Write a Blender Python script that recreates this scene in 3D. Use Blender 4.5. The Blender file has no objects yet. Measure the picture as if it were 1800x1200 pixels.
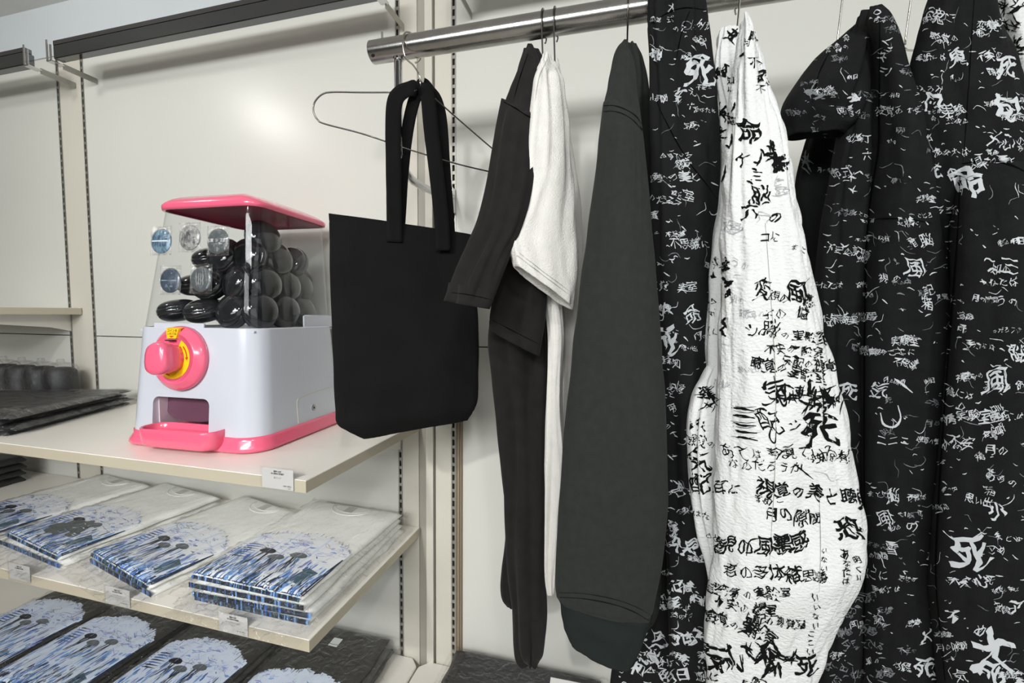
import bpy, bmesh, math, random
import numpy as np
from mathutils import Vector, Matrix, noise
from mathutils.bvhtree import BVHTree
random.seed(7); rng = np.random.default_rng(7)
SC = bpy.context.scene; COL = SC.collection
PI = math.pi

# ------------------------------------------------------------------ camera, world, lights, exposure
F_PX, YAW, PITCH, ROLL = 764.3, .2567, -.0617, .0086
CAM = np.array([.6243, -1.1163, 1.5])
_f = np.array([-math.sin(YAW)*math.cos(PITCH), math.cos(YAW)*math.cos(PITCH), math.sin(PITCH)])
_r = np.array([math.cos(YAW), math.sin(YAW), 0.]); _u = np.cross(_r, _f)
_r, _u = _r*math.cos(ROLL)+_u*math.sin(ROLL), -_r*math.sin(ROLL)+_u*math.cos(ROLL)
cd = bpy.data.cameras.new('camera'); co = bpy.data.objects.new('camera', cd); COL.objects.link(co)
cd.sensor_width = 36; cd.lens = F_PX/1800*36; cd.clip_start = .02
M = Matrix.Identity(4)
for i in range(3):
    M[i][0] = _r[i]; M[i][1] = _u[i]; M[i][2] = -_f[i]; M[i][3] = CAM[i]
co.matrix_world = M; SC.camera = co

wd = bpy.data.worlds.new('world'); SC.world = wd; wd.use_nodes = True
wd.node_tree.nodes['Background'].inputs[0].default_value = (.97, .99, 1, 1)
wd.node_tree.nodes['Background'].inputs[1].default_value = 1.0

def area(name, loc, aim, size, power, col=(1, .97, .92), sy=None, spread=180):
    l = bpy.data.lights.new(name, 'AREA'); l.energy = power; l.color = col; l.size = size; l.spread = math.radians(spread)
    if sy: l.shape = 'RECTANGLE'; l.size_y = sy
    else: l.shape = 'DISK'
    o = bpy.data.objects.new(name, l); COL.objects.link(o); o.location = loc
    o.rotation_euler = (Vector(aim)-Vector(loc)).to_track_quat('-Z', 'Y').to_euler(); return o
area('ceiling_spot', (-1.18, -.82, 2.5), (-.75, -.1, 1.2), .16, 2.8, (1, .98, .95))
area('ceiling_spot', (-.15, -2.6, 2.5), (-.25, -.25, .85), .12, 5, (1, .99, .97), spread=70)
area('ceiling_spot', (1.1, -2.0, 2.5), (.8, -.4, 1.2), .12, 9, (1, .99, .97))
area('fill_panel', (.3, -3.1, 2.45), (.1, 0, 1.0), 2.2, 72, (.98, .99, 1), .5)
area('fill_panel', (-.4, -5.6, 2.45), (-.2, 0, .8), 3.0, 66, (.97, .985, 1), .8)  # broad fill light added far back to brighten the shirt packs
SC.view_settings.view_transform = 'Standard'; SC.view_settings.look = 'None'
SC.view_settings.gamma = 1; SC.view_settings.use_curve_mapping = False; SC.view_settings.exposure = 0.0

# ------------------------------------------------------------------ photograph frame -> world rays (layout only)
def ray(x, y): return (x-900)/F_PX*_r-(y-600)/F_PX*_u+_f
def atY(x, y, Y): d = ray(x, y); return CAM+d*(Y-CAM[1])/d[1]
def atZ(x, y, Z): d = ray(x, y); return CAM+d*(Z-CAM[2])/d[2]

# ------------------------------------------------------------------ materials
MAT = {}
SC.cycles.transparent_max_bounces = 40
def S(c):   # 0-255 sRGB -> linear
    return tuple(((v/255)/12.92 if v/255 <= .04045 else ((v/255+.055)/1.055)**2.4) for v in c)+(1,)
def mat(name, col, rough=.5, metal=0, noise_amt=0, noise_scale=20, bump=0, bump_scale=200, spec=.5, coat=0, sheen=0,
        stretch=None, bump_type='noise', transmission=0, bump_dist=.001, detail=4):
    m = bpy.data.materials.new(name); m.use_nodes = True; nt = m.node_tree; b = nt.nodes['Principled BSDF']
    c = S(col); b.inputs['Base Color'].default_value = c; b.inputs['Roughness'].default_value = rough
    b.inputs['Metallic'].default_value = metal; b.inputs['Specular IOR Level'].default_value = spec
    b.inputs['Coat Weight'].default_value = coat; b.inputs['Coat Roughness'].default_value = .08
    b.inputs['Sheen Weight'].default_value = sheen; b.inputs['Transmission Weight'].default_value = transmission
    tc = nt.nodes.new('ShaderNodeTexCoord'); mp = nt.nodes.new('ShaderNodeMapping')
    nt.links.new(tc.outputs['Object'], mp.inputs[0])
    if stretch: mp.inputs['Scale'].default_value = stretch
    if noise_amt:
        n = nt.nodes.new('ShaderNodeTexNoise'); n.inputs['Scale'].default_value = noise_scale; n.inputs['Detail'].default_value = detail
        nt.links.new(mp.outputs[0], n.inputs['Vector'])
        r = nt.nodes.new('ShaderNodeMapRange'); r.inputs[1].default_value = .3; r.inputs[2].default_value = .7
        r.inputs[3].default_value = 1-noise_amt; r.inputs[4].default_value = 1+noise_amt
        nt.links.new(n.outputs[0], r.inputs[0])
        mx = nt.nodes.new('ShaderNodeMix'); mx.data_type = 'RGBA'; mx.blend_type = 'MULTIPLY'; mx.inputs[0].default_value = 1
        mx.inputs[6].default_value = c; nt.links.new(r.outputs[0], mx.inputs[7]); nt.links.new(mx.outputs[2], b.inputs['Base Color'])
    if bump:
        if bump_type == 'noise':
            n = nt.nodes.new('ShaderNodeTexNoise'); n.inputs['Scale'].default_value = bump_scale; n.inputs['Detail'].default_value = 3; out = n.outputs[0]
        else:
            n = nt.nodes.new('ShaderNodeTexVoronoi'); n.inputs['Scale'].default_value = bump_scale; out = n.outputs[0]
        nt.links.new(mp.outputs[0], n.inputs['Vector'])
        bp = nt.nodes.new('ShaderNodeBump'); bp.inputs['Strength'].default_value = bump; bp.inputs['Distance'].default_value = bump_dist
        nt.links.new(out, bp.inputs['Height']); nt.links.new(bp.outputs[0], b.inputs['Normal'])
    MAT[name] = m; return m
def film(name, tint=(1, 1, 1), base=.05, edge=.55, bscale=18, bstr=.6, rough=.07, dist=.01):
    m = bpy.data.materials.new(name); m.use_nodes = True; nt = m.node_tree; nt.nodes.clear()
    out = nt.nodes.new('ShaderNodeOutputMaterial'); tr = nt.nodes.new('ShaderNodeBsdfTransparent'); tr.inputs[0].default_value = tint+(1,)
    gl = nt.nodes.new('ShaderNodeBsdfGlossy'); gl.inputs['Roughness'].default_value = rough
    lw = nt.nodes.new('ShaderNodeLayerWeight'); lw.inputs[0].default_value = .5
    pw = nt.nodes.new('ShaderNodeMath'); pw.operation = 'POWER'; pw.inputs[1].default_value = 3.5; nt.links.new(lw.outputs['Facing'], pw.inputs[0])
    mr = nt.nodes.new('ShaderNodeMapRange'); mr.inputs[3].default_value = base; mr.inputs[4].default_value = edge
    nt.links.new(pw.outputs[0], mr.inputs[0])
    mix = nt.nodes.new('ShaderNodeMixShader'); nt.links.new(mr.outputs[0], mix.inputs[0]); nt.links.new(tr.outputs[0], mix.inputs[1]); nt.links.new(gl.outputs[0], mix.inputs[2])
    if bstr:
        tc = nt.nodes.new('ShaderNodeTexCoord'); n = nt.nodes.new('ShaderNodeTexNoise'); n.inputs['Scale'].default_value = bscale; n.inputs['Detail'].default_value = 5; n.inputs['Distortion'].default_value = 1.2
        nt.links.new(tc.outputs['Object'], n.inputs['Vector'])
        bp = nt.nodes.new('ShaderNodeBump'); bp.inputs['Strength'].default_value = bstr; bp.inputs['Distance'].default_value = dist
        nt.links.new(n.outputs[0], bp.inputs['Height'])
        nt.links.new(bp.outputs[0], gl.inputs['Normal']); nt.links.new(bp.outputs[0], lw.inputs['Normal'])
    nt.links.new(mix.outputs[0], out.inputs[0]); MAT[name] = m; return m

mat('wall_panel', (210, 210, 202), rough=.3, noise_amt=.015, noise_scale=3, bump=.06, bump_scale=60)
mat('post_panel', (205, 201, 188), rough=.45, noise_amt=.015, noise_scale=6)
mat('post_trim', (160, 156, 144), rough=.45)
mat('seam_dark', (50, 48, 44), rough=.8)
mat('gold_trim', (122, 104, 78), rough=.5)
mat('fascia', (200, 206, 208), rough=.6, noise_amt=.02, noise_scale=4)
mat('ceiling', (225, 225, 222), rough=.9, noise_amt=.02)
mat('ceiling_dark', (62, 62, 62), rough=.9)
mat('floor', (176, 170, 160), rough=.3, noise_amt=.1, noise_scale=3)
mat('room_wall', (84, 82, 78), rough=.8, noise_amt=.06, noise_scale=2)
mat('shelf_top', (228, 224, 215), rough=.28, noise_amt=.02, noise_scale=9, stretch=(.3, 1, 1), bump=.03, bump_scale=70)
mat('shelf_edge', (182, 174, 154), rough=.45, noise_amt=.03, noise_scale=30, stretch=(.2, 1, 1))  # edge-band tone, darkened to include the shade on the shelf edges
mat('strip_metal', (168, 166, 158), rough=.35, metal=.7)
mat('slot_dark', (18, 17, 16), rough=.9)
mat('bracket_white', (214, 211, 202), rough=.45)
mat('chrome', (205, 205, 205), rough=.07, metal=1, noise_amt=.05, noise_scale=30)
mat('bar_chrome_dimmed', (112, 114, 116), rough=.06, metal=1)  # chrome darkened in its colour to stand in for reflections of a dark store
mat('chrome_dark', (120, 120, 122), rough=.12, metal=1)
mat('brushed_chrome', (178, 177, 174), rough=.2, metal=1, bump=.15, bump_scale=600, noise_amt=.06, noise_scale=60)
mat('wire', (190, 186, 178), rough=.16, metal=1)
mat('wire_dark', (95, 92, 88), rough=.2, metal=1)
mat('canvas_black', (15, 15, 15), rough=.95, bump=.5, bump_scale=900, noise_amt=.2, noise_scale=14, spec=.2)
mat('tee_black', (31, 30, 29), rough=.95, bump=.6, bump_scale=500, noise_amt=.16, noise_scale=40, spec=.15, sheen=.05)
mat('tee_white', (221, 219, 213), rough=.95, bump=.9, bump_scale=420, noise_amt=.04, noise_scale=50, spec=.1, bump_dist=.0015)
mat('sweat_green', (42, 45, 42), rough=.95, bump=.5, bump_scale=350, noise_amt=.1, noise_scale=90, spec=.15, sheen=.04)
mat('sweat_rib', (34, 40, 38), rough=.95, bump=.7, bump_scale=300, stretch=(8, 8, .4), spec=.15)
mat('hoodie_black', (20, 21, 21), rough=.92, bump=.6, bump_scale=520, noise_amt=.22, noise_scale=60, spec=.2)
mat('pants_black', (22, 23, 23), rough=.9, bump=.6, bump_scale=420, noise_amt=.2, noise_scale=40, spec=.2)
mat('gauze_white', (222, 224, 222), rough=.95, bump=1, bump_scale=190, spec=.1, stretch=(1, 1, 1.7), bump_dist=.0022)
mat('seam_black', (6, 6, 6), rough=.95, spec=.05)
mat('seam_grey', (150, 148, 142), rough=.9, spec=.05)
mat('seam_green', (20, 22, 21), rough=.95, spec=.05)
mat('ink_white', (196, 200, 202), rough=.85, spec=.1)
mat('ink_grey', (120, 124, 126), rough=.85, spec=.1)
mat('ink_black', (16, 16, 17), rough=.85, spec=.1)
mat('ink_wash', (170, 172, 174), rough=.85, spec=.1)
mat('plastic_white', (194, 198, 207), rough=.22, coat=.3)
mat('plastic_pink', (232, 98, 128), rough=.2, coat=.5)
mat('plastic_purple', (98, 66, 82), rough=.3)
mat('lid_inner', (150, 46, 72), rough=.7, spec=.1)
mat('chute_white', (206, 192, 202), rough=.3)
mat('sticker_yellow', (246, 196, 20), rough=.35)
mat('sticker_red', (190, 50, 30), rough=.4)
mat('lock_metal', (160, 160, 160), rough=.2, metal=1)
mat('capsule_black', (22, 23, 24), rough=.16, coat=.3)
mat('capsule_shell', (36, 37, 39), rough=.1, coat=.6)
mat('capsule_disc', (74, 76, 77), rough=.3, coat=.4, noise_amt=.1, noise_scale=30)
mat('badge_blue', (110, 140, 160), rough=.25, coat=.6, noise_amt=.6, noise_scale=90, stretch=(3, 1, .7))
mat('badge_navy', (66, 78, 92), rough=.25, coat=.6, noise_amt=.25, noise_scale=40)
mat('badge_line', (160, 185, 200), rough=.4)
mat('badge_grey', (150, 150, 148), rough=.25, coat=.5, noise_amt=.6, noise_scale=120)
mat('badge_dark', (86, 92, 94), rough=.3, coat=.5)
mat('badge_text', (215, 215, 215), rough=.5)
mat('card_grey', (196, 195, 192), rough=.5)
mat('card_ink', (40, 40, 40), rough=.6)
mat('shirt_white', (248, 249, 244), rough=.8, noise_amt=.03, noise_scale=30, bump=.3, bump_scale=30, bump_dist=.004)
mat('shirt_charcoal', (52, 51, 47), rough=.85, noise_amt=.08, noise_scale=12, bump=.3, bump_scale=25, bump_dist=.004)
mat('bag_black', (27, 28, 30), rough=.6, noise_amt=.35, noise_scale=14, bump=.5, bump_scale=30, bump_dist=.004)
mat('label_white', (222, 228, 226), rough=.5)
for n, c in dict(p_ice=(224, 235, 251), p_sky=(120, 168, 226), p_blue=(62, 108, 184), p_navy=(28, 42, 66), p_teal=(66, 98, 114), p_white=(246, 249, 253), p_lilac=(150, 152, 214), p_black=(24, 28, 34), p_grey=(96, 104, 104)).items():
    mat(n, c, rough=.6, spec=.25)
film('film_clear', base=.075, edge=.6, bscale=30, bstr=1.0, dist=.012, rough=.05)
film('film_crinkle', base=.035, edge=.55, bscale=45, bstr=1.0, rough=.1)
film('acrylic', base=.03, edge=.7, bscale=4, bstr=0, rough=.03)
film('window_plastic', tint=(.96, .97, .975), base=.035, edge=.7, bscale=3, bstr=.05, rough=.03)

# ------------------------------------------------------------------ object helpers
ORI = {}
def link(o, parent=None):
    COL.objects.link(o)
    if parent is not None: o.parent = parent
    return o
def thing(name, label, cat, loc=(0, 0, 0), rotz=0, group=None):
    o = bpy.data.objects.new(name, None); link(o); o.location = loc; o.rotation_euler = (0, 0, rotz); o.empty_display_size = .02
    o['label'] = label; o['category'] = cat
    if group: o['group'] = group
    ORI[o.name] = np.array(loc, float); return o
def tag(o, label, cat, group=None, kind=None):
    if label: o['label'] = label
    if cat: o['category'] = cat
    if group: o['group'] = group
    if kind: o['kind'] = kind
    return o
def mk(name, V, Fc, m, parent=None, world=True, smooth=True, kind=None, mats=None, fm=None):
    V = np.asarray(V, float).reshape(-1, 3)
    org = np.zeros(3)
    if parent is not None and world: org = ORI[parent.name]
    me = bpy.data.meshes.new(name); me.from_pydata((V-org).tolist(), [], [tuple(int(i) for i in f) for f in Fc])
    for x in (mats or [m]): me.materials.append(MAT[x])
    if fm is not None: me.polygons.foreach_set('material_index', np.asarray(fm, dtype=np.int32))
    if smooth: me.polygons.foreach_set('use_smooth', np.ones(len(me.polygons), dtype=bool))
    me.update()
    o = bpy.data.objects.new(name, me); link(o, parent)
    ORI[o.name] = org if world else np.zeros(3)
    if kind: o['kind'] = kind
    return o
def mkb(name, bm, m, parent=None, world=True, smooth=False, kind=None):
    bmesh.ops.recalc_face_normals(bm, faces=bm.faces)
    bm.verts.index_update(); V = [v.co[:] for v in bm.verts]; Fc = [[v.index for v in f.verts] for f in bm.faces]
    bm.free(); return mk(name, V, Fc, m, parent, world, smooth, kind)
def add_box(bm, lo, hi, bevel=0, seg=2):
    lo = Vector(lo); hi = Vector(hi); c = (lo+hi)/2; s = hi-lo
    g = bmesh.ops.create_cube(bm, size=1, matrix=Matrix.Translation(c) @ Matrix.Diagonal((*s, 1)))
    if bevel:
        es = list({e for v in g['verts'] for e in v.link_edges})
        bmesh.ops.bevel(bm, geom=es, offset=bevel, segments=seg, profile=.5, affect='EDGES')
    return bm
def box(name, lo, hi, m, parent=None, bevel=0, world=True, seg=2, kind=None, smooth=False):
    bm = bmesh.new(); add_box(bm, lo, hi, bevel, seg); return mkb(name, bm, m, parent, world, smooth, kind)
def add_cyl(bm, p, q, r, n=24, r2=None, caps=True):
    p = Vector(p); q = Vector(q); d = q-p
    mt = Matrix.Translation((p+q)/2) @ d.to_track_quat('Z', 'Y').to_matrix().to_4x4()
    bmesh.ops.create_cone(bm, cap_ends=caps, segments=n, radius1=r, radius2=r if r2 is None else r2, depth=d.length, matrix=mt)
def cyl(name, p, q, r, m, parent=None, n=32, r2=None, world=True, bevel=0):
    bm = bmesh.new(); add_cyl(bm, p, q, r, n, r2)
    if bevel: bmesh.ops.bevel(bm, geom=[e for e in bm.edges if len(e.link_faces) == 2 and any(len(f.verts) > 4 for f in e.link_faces)], offset=bevel, segments=3, profile=.5, affect='EDGES')
    o = mkb(name, bm, m, parent, world, True)
    return sharp(o)
def sharp(o, ang=40):
    me = o.data; bm = bmesh.new(); bm.from_mesh(me)
    for e in bm.edges:
        if len(e.link_faces) == 2 and e.calc_face_angle(0) > math.radians(ang): e.smooth = False
    bm.to_mesh(me); bm.free(); return o
def cat(pts, n):       # Catmull-Rom resample of rows
    P = np.asarray(pts, float); P = np.vstack([2*P[0]-P[1], P, 2*P[-1]-P[-2]]); k = len(P)-3
    out = []
    for i in range(n):
        t = i/(n-1)*k; j = min(int(t), k-1); t -= j
        a, b, c, d = P[j:j+4]
        out.append(.5*((2*b)+(-a+c)*t+(2*a-5*b+4*c-d)*t*t+(-a+3*b-3*c+d)*t**3))
    return np.array(out)
def tube_vf(path, r, n=10, closed=False, off=0):
    P = np.asarray(path, float); V = []; Fc = []; N = len(P)
    T = np.gradient(P, axis=0); T /= np.linalg.norm(T, axis=1)[:, None]+1e-12
    up = np.array([0, 0, 1.]) if abs(T[0][2]) < .9 else np.array([1., 0, 0])
    for i in range(N):
        a = np.cross(T[i], up); a /= np.linalg.norm(a)+1e-12; b = np.cross(a, T[i]); up = b
        rr = r if np.isscalar(r) else r[i]
        for k in range(n):
            th = 2*PI*k/n; V.append(P[i]+rr*(a*math.cos(th)+b*math.sin(th)))
    for i in range(N-1):
        for k in range(n):
            Fc.append((off+i*n+k, off+i*n+(k+1) % n, off+(i+1)*n+(k+1) % n, off+(i+1)*n+k))
    Fc.append(tuple(off+k for k in range(n))[::-1]); Fc.append(tuple(off+(N-1)*n+k for k in range(n)))
    return V, Fc
def tube(name, path, r, m, parent=None, n=10, world=True):
    V, Fc = tube_vf(path, r, n); return mk(name, V, Fc, m, parent, world)
def rr(w, d, r, n=6, z=0, cx=0, cy=0):
    pts = []
    for sx, sy, a0 in ((1, -1, -90), (1, 1, 0), (-1, 1, 90), (-1, -1, 180)):
        for k in range(n+1):
            a = math.radians(a0+90*k/n); pts.append((cx+sx*(w/2-r)+r*math.cos(a), cy+sy*(d/2-r)+r*math.sin(a), z))
    return pts
def rings(name, R, m, parent=None, world=True, cap0=True, cap1=True, smooth=True, **k):
    n = len(R[0]); V = [p for q in R for p in q]; Fc = []
    for i in range(len(R)-1):
        for j in range(n): Fc.append((i*n+j, i*n+(j+1) % n, (i+1)*n+(j+1) % n, (i+1)*n+j))
    if cap0: Fc.append(tuple(range(n))[::-1])
    if cap1: Fc.append(tuple((len(R)-1)*n+j for j in range(n)))
    o = mk(name, V, Fc, m, parent, world, smooth, **k)
    if len(V) < 1500:
        bm = bmesh.new(); bm.from_mesh(o.data); bmesh.ops.recalc_face_normals(bm, faces=bm.faces); bm.to_mesh(o.data); bm.free()
    return o
def copy_tree(o, parent=None):
    c = o.copy(); COL.objects.link(c)
    if parent is not None: c.parent = parent
    for ch in o.children: copy_tree(ch, c)
    return c

# ------------------------------------------------------------------ the setting
def struct(o, label=None):
    o['kind'] = 'structure'
    if label: o['label'] = label
    return o
ZC = 2.555; BAY = 1.2; UX = [-1.3188, -1.2, 0., .165, 1.365]
struct(box('floor', (-4, -7, -.05), (3.4, .1, 0), 'floor'))
struct(box('ceiling', (-4, -1.15, ZC), (3.4, .1, ZC+.05), 'ceiling'))
struct(box('ceiling', (-4, -7, ZC), (3.4, -1.15, ZC+.05), 'ceiling_dark'))
struct(box('wall_front', (-4, -7.1, 0), (3.4, -7, ZC), 'room_wall'))
struct(box('wall_left_added', (-4.1, -7, 0), (-4, .1, ZC), 'room_wall'))  # unseen wall added to darken the top bar's reflections and the left side
ZU = 2.385
wb = thing('wall_back', 'warm off-white glossy display wall of panels behind the shelves and rail', 'wall'); del wb['category']; wb['kind'] = 'structure'
seamz = 1.4115; g = .0015
xs = [(-4, UX[0]-.006), (UX[0]+.006, UX[1]-.006), (UX[1]+.006, UX[2]-.006), (UX[2]+.006, .0575), (.110, UX[3]-.006), (UX[3]+.006, UX[4]-.006), (UX[4]+.006, 3.4)]
for i, (a, b) in enumerate(xs):
    for (z0, z1) in (((0, seamz-g), (seamz+g, ZU)) if (b-a) > .3 else ((0, ZU),)):
        box('panel', (a, 0, z0), (b, .02, z1), 'wall_panel' if b-a > .3 else 'post_panel', wb, bevel=.001)
box('groove_backing', (-4, .012, 0), (3.4, .05, ZC), 'seam_dark', wb)
box('post_trim', (.0575, .004, 0), (.083, .03, ZU), 'post_trim', wb, bevel=.001)
box('post_trim', (.083, -.006, 0), (.1045, .03, ZU), 'post_panel', wb, bevel=.001)
for k in range(3): box('edge_strip', (.1735+k*.0075, -.004-.001*k, .3), (.1775+k*.0075, .0, 1.27), 'gold_trim', wb)
box('fascia', (-4, -.004, ZU), (3.4, .03, ZC), 'fascia', wb)

# slotted uprights
def upright(x, label):
    z0, z1 = .3, ZU
    t = thing('shelf_upright', label, 'shelf upright', (x, 0, z0), group='slotted uprights in the wall')
    bm = bmesh.new()
    for s in (-1, 1): add_box(bm, (x+s*.0050-.0016, -.0015, z0), (x+s*.0050+.0016, .014, z1))
    mkb('side_rail', bm, 'strip_metal', t)
    bm = bmesh.new(); z = z0
    while z < z1-.03:
        add_box(bm, (x-.0036, -.0008, z), (x+.0036, .004, z+.0085)); z += .025
    mkb('slot_bridge', bm, 'strip_metal', t, kind='stuff')
    box('slot_channel', (x-.0036, .0045, z0), (x+.0036, .014, z1), 'slot_dark', t)
for x, l in zip(UX, ('slotted metal upright at the right of the far left bay', 'slotted metal upright on the wall left of the pink capsule machine', 'slotted metal upright on the wall behind the right ends of the shelves', 'slotted metal upright carrying the chrome rail arm, right of the post', 'slotted metal upright far right behind the patterned hoodies')):
    upright(x, l)

# shelves
def shelf(name, x0, x1, d, ztop, label, th=.024, chamfer=0, mtop='shelf_top', br=True, brx=None, group='wall shelf boards'):
    t = thing(name, label, 'shelf', ((x0+x1)/2, -d/2, ztop-th), group=group)
    y1 = -.003
    if chamfer:
        poly = [(x0, -d), (x1, -d), (x1, y1-chamfer), (x1-chamfer, y1), (x0+chamfer, y1), (x0, y1-chamfer)]
        bm = bmesh.new(); vs = [bm.verts.new((x, y, ztop-th)) for x, y in poly]; f = bm.faces.new(vs)
        r = bmesh.ops.extrude_face_region(bm, geom=[f]); bmesh.ops.translate(bm, vec=(0, 0, th), verts=[v for v in r['geom'] if isinstance(v, bmesh.types.BMVert)])
        bmesh.ops.bevel(bm, geom=list(bm.edges), offset=.002, segments=2, affect='EDGES'); mkb('board', bm, mtop, t)
    else:
        box('board', (x0, -d+.0012, ztop-th), (x1-.0012, y1, ztop), mtop, t, bevel=.0012)
        box('edge_band', (x0, -d, ztop-th+.001), (x1, -d+.0012, ztop-.0012), 'shelf_edge', t)
        box('side_band', (x1-.0012, -d+.0012, ztop-th+.001), (x1, y1, ztop-.0012), 'shelf_edge', t)
    if br:
        for bx in brx:
            V = [(bx-.002, -.001, ztop-th), (bx-.002, -d*.86, ztop-th), (bx-.002, -d*.86, ztop-th-.012), (bx-.002, -.06, ztop-th-.045), (bx-.002, -.001, ztop-th-.06)]
            V2 = [(bx+.002, y, z) for _, y, z in V]; n = 5
            mk('bracket', V+V2, [tuple(range(n))[::-1], tuple(range(n, 2*n))]+[(i, (i+1) % n, (i+1) % n+n, i+n) for i in range(n)], 'bracket_white', t, smooth=False)
    return t
ZS1, ZS2, ZB = 1.192, .885, .485
shelf('shelf_board', -1.2565, .0619, .4565, ZS1, 'upper cream shelf board holding the pink and white capsule machine', brx=(-1.2, 0))
shelf('shelf_board', -1.2565, .0619, .4565, ZS2, 'middle cream shelf board under the white printed shirt packs', brx=(-1.2, 0))
shelf('shelf_board', -2.52, -1.2605, .4565, ZS1, 'upper shelf board of the far left bay under the black packs', brx=(-2.5, -1.3188))
shelf('shelf_board', -2.52, -1.2605, .4565, ZS2, 'middle shelf board of the far left bay with a black pack', brx=(-2.5, -1.3188))
shelf('shelf_board', -2.52, -1.2565, .4565, 1.511, 'topmost shelf board at eye level in the far left bay', brx=(-2.5, -1.3188))
shelf('bottom_shelf', -1.2565, .0619, .50, ZB, 'bottom off-white shelf under the charcoal printed shirt packs', th=.05, chamfer=.025, br=False, group='bottom shelves')
shelf('bottom_shelf', .0675, 1.43, .50, ZB, 'bottom off-white shelf under the hanging clothes with a black pack on it', th=.05, chamfer=.025, br=False, group='bottom shelves')
shelf('bottom_shelf', -2.52, -1.2605, .50, ZB, 'bottom off-white shelf of the far left bay', th=.05, chamfer=.025, br=False, group='bottom shelves')
for a, b, l in ((-2.5, -1.29, 'white plinth under the bottom shelf of the far left bay'), (-1.24, .045, 'white plinth under the bottom shelf of the shirt packs'), (.085, 1.41, 'white plinth under the bottom shelf below the clothes')):
    tag(box('plinth', (a, -.46, 0), (b, -.012, ZB-.0505), 'bracket_white', bevel=.003), l, 'plinth')

# chrome top bar with brackets
def topbar(x0, x1, label):
    t = thing('chrome_bar', label, 'bar', ((x0+x1)/2, -.1, 2.28), group='square chrome bars high on the wall')
    box('tube', (x0, -.125, 2.280), (x1, -.100, 2.320), 'bar_chrome_dimmed', t, bevel=.002)
    box('top_lip', (x0, -.125, 2.320), (x1, -.106, 2.334), 'chrome_dark', t, bevel=.001)
    return t
topbar(-2.5, -1.245, 'chrome square bar running off to the left of the double clip')
topbar(-1.115, .03, 'chrome square bar high on the wall above the capsule machine')
topbar(.205, 1.37, 'chrome square bar high on the wall above the clothes rail')
def clip(x, label):
    t = thing('bar_clip', label, 'bracket', (x, -.1, 2.27), group='chrome clips holding the top bar')
    bm = bmesh.new()
    add_box(bm, (x-.011, -.130, 2.272), (x+.011, -.096, 2.276), .001)
    add_box(bm, (x-.011, -.130, 2.276), (x-.004, -.127, 2.338), .001)
    add_box(bm, (x+.004, -.130, 2.276), (x+.011, -.127, 2.322), .001)
    mkb('cradle', bm, 'chrome', t)
    bm = bmesh.new(); add_box(bm, (x-.0015, -.094, 2.266), (x+.0015, -.002, 2.284), .0005); mkb('arm', bm, 'strip_metal', t)
clip(-1.232, 'left chrome clip of the pair at the gap in the top bar')
clip(-1.128, 'right chrome clip of the pair at the gap in the top bar')
clip(.02, 'chrome clip at the right end of the top bar above the shelves')
clip(.215, 'chrome clip behind the clothes rail end')

# clothes rail
PY, PZ, PR = -.2924, 2.0345, .0215
t = thing('clothes_rail', 'thick chrome clothes rail on a bent arm, holding all the clothes', 'rail', (.7, PY, PZ))
bm = bmesh.new()
xa, xb = .107, 1.60
V = []; Fc = []
n = 40
for (x, r) in ((xa+.03, PR-.0025), (xa, PR-.0025), (xa-.001, PR-.001), (xa, PR), (xa+.008, PR), (.5, PR), (1., PR), (xb, PR), (xb, PR-.003)):
    V += [(x, PY+r*math.cos(2*PI*k/n), PZ+r*math.sin(2*PI*k/n)) for k in range(n)]
for i in range(8):
    for k in range(n): Fc.append((i*n+k, (i+1)*n+k, (i+1)*n+(k+1) % n, i*n+(k+1) % n))
Fc.append(tuple(range(n))); Fc.append(tuple(8*n+k for k in range(n)))
sharp(mk('tube', V, Fc, 'brushed_chrome', t), 30)
cyl('end_pin', (.129, PY, PZ+PR-.002), (.129, PY, PZ+PR+.016), .0022, 'chrome', t)
cyl('set_screw', (.117, PY-PR*.72-.0012, PZ-PR*.72-.0012), (.117, PY-PR*.72+.002, PZ-PR*.72+.002), .003, 'slot_dark', t)
for ax in (.165, 1.365):
    path = cat([(ax, PY, PZ-PR+.004), (ax, PY, 1.93), (ax, PY, 1.86), (ax, PY+.006, 1.822), (ax, PY+.035, 1.797), (ax, PY+.09, 1.79), (ax, -.08, 1.80), (ax, -.012, 1.812)], 60)
    tube('arm', path, .0085, 'chrome', t, 20)
    cyl('weld_collar', (ax, PY, PZ-PR-.002), (ax, PY, PZ-PR+.006), .0105, 'chrome', t)
    box('wall_plate', (ax-.006, -.022, 1.770), (ax+.006, -.002, 1.835), 'chrome', t, bevel=.0015)

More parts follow.
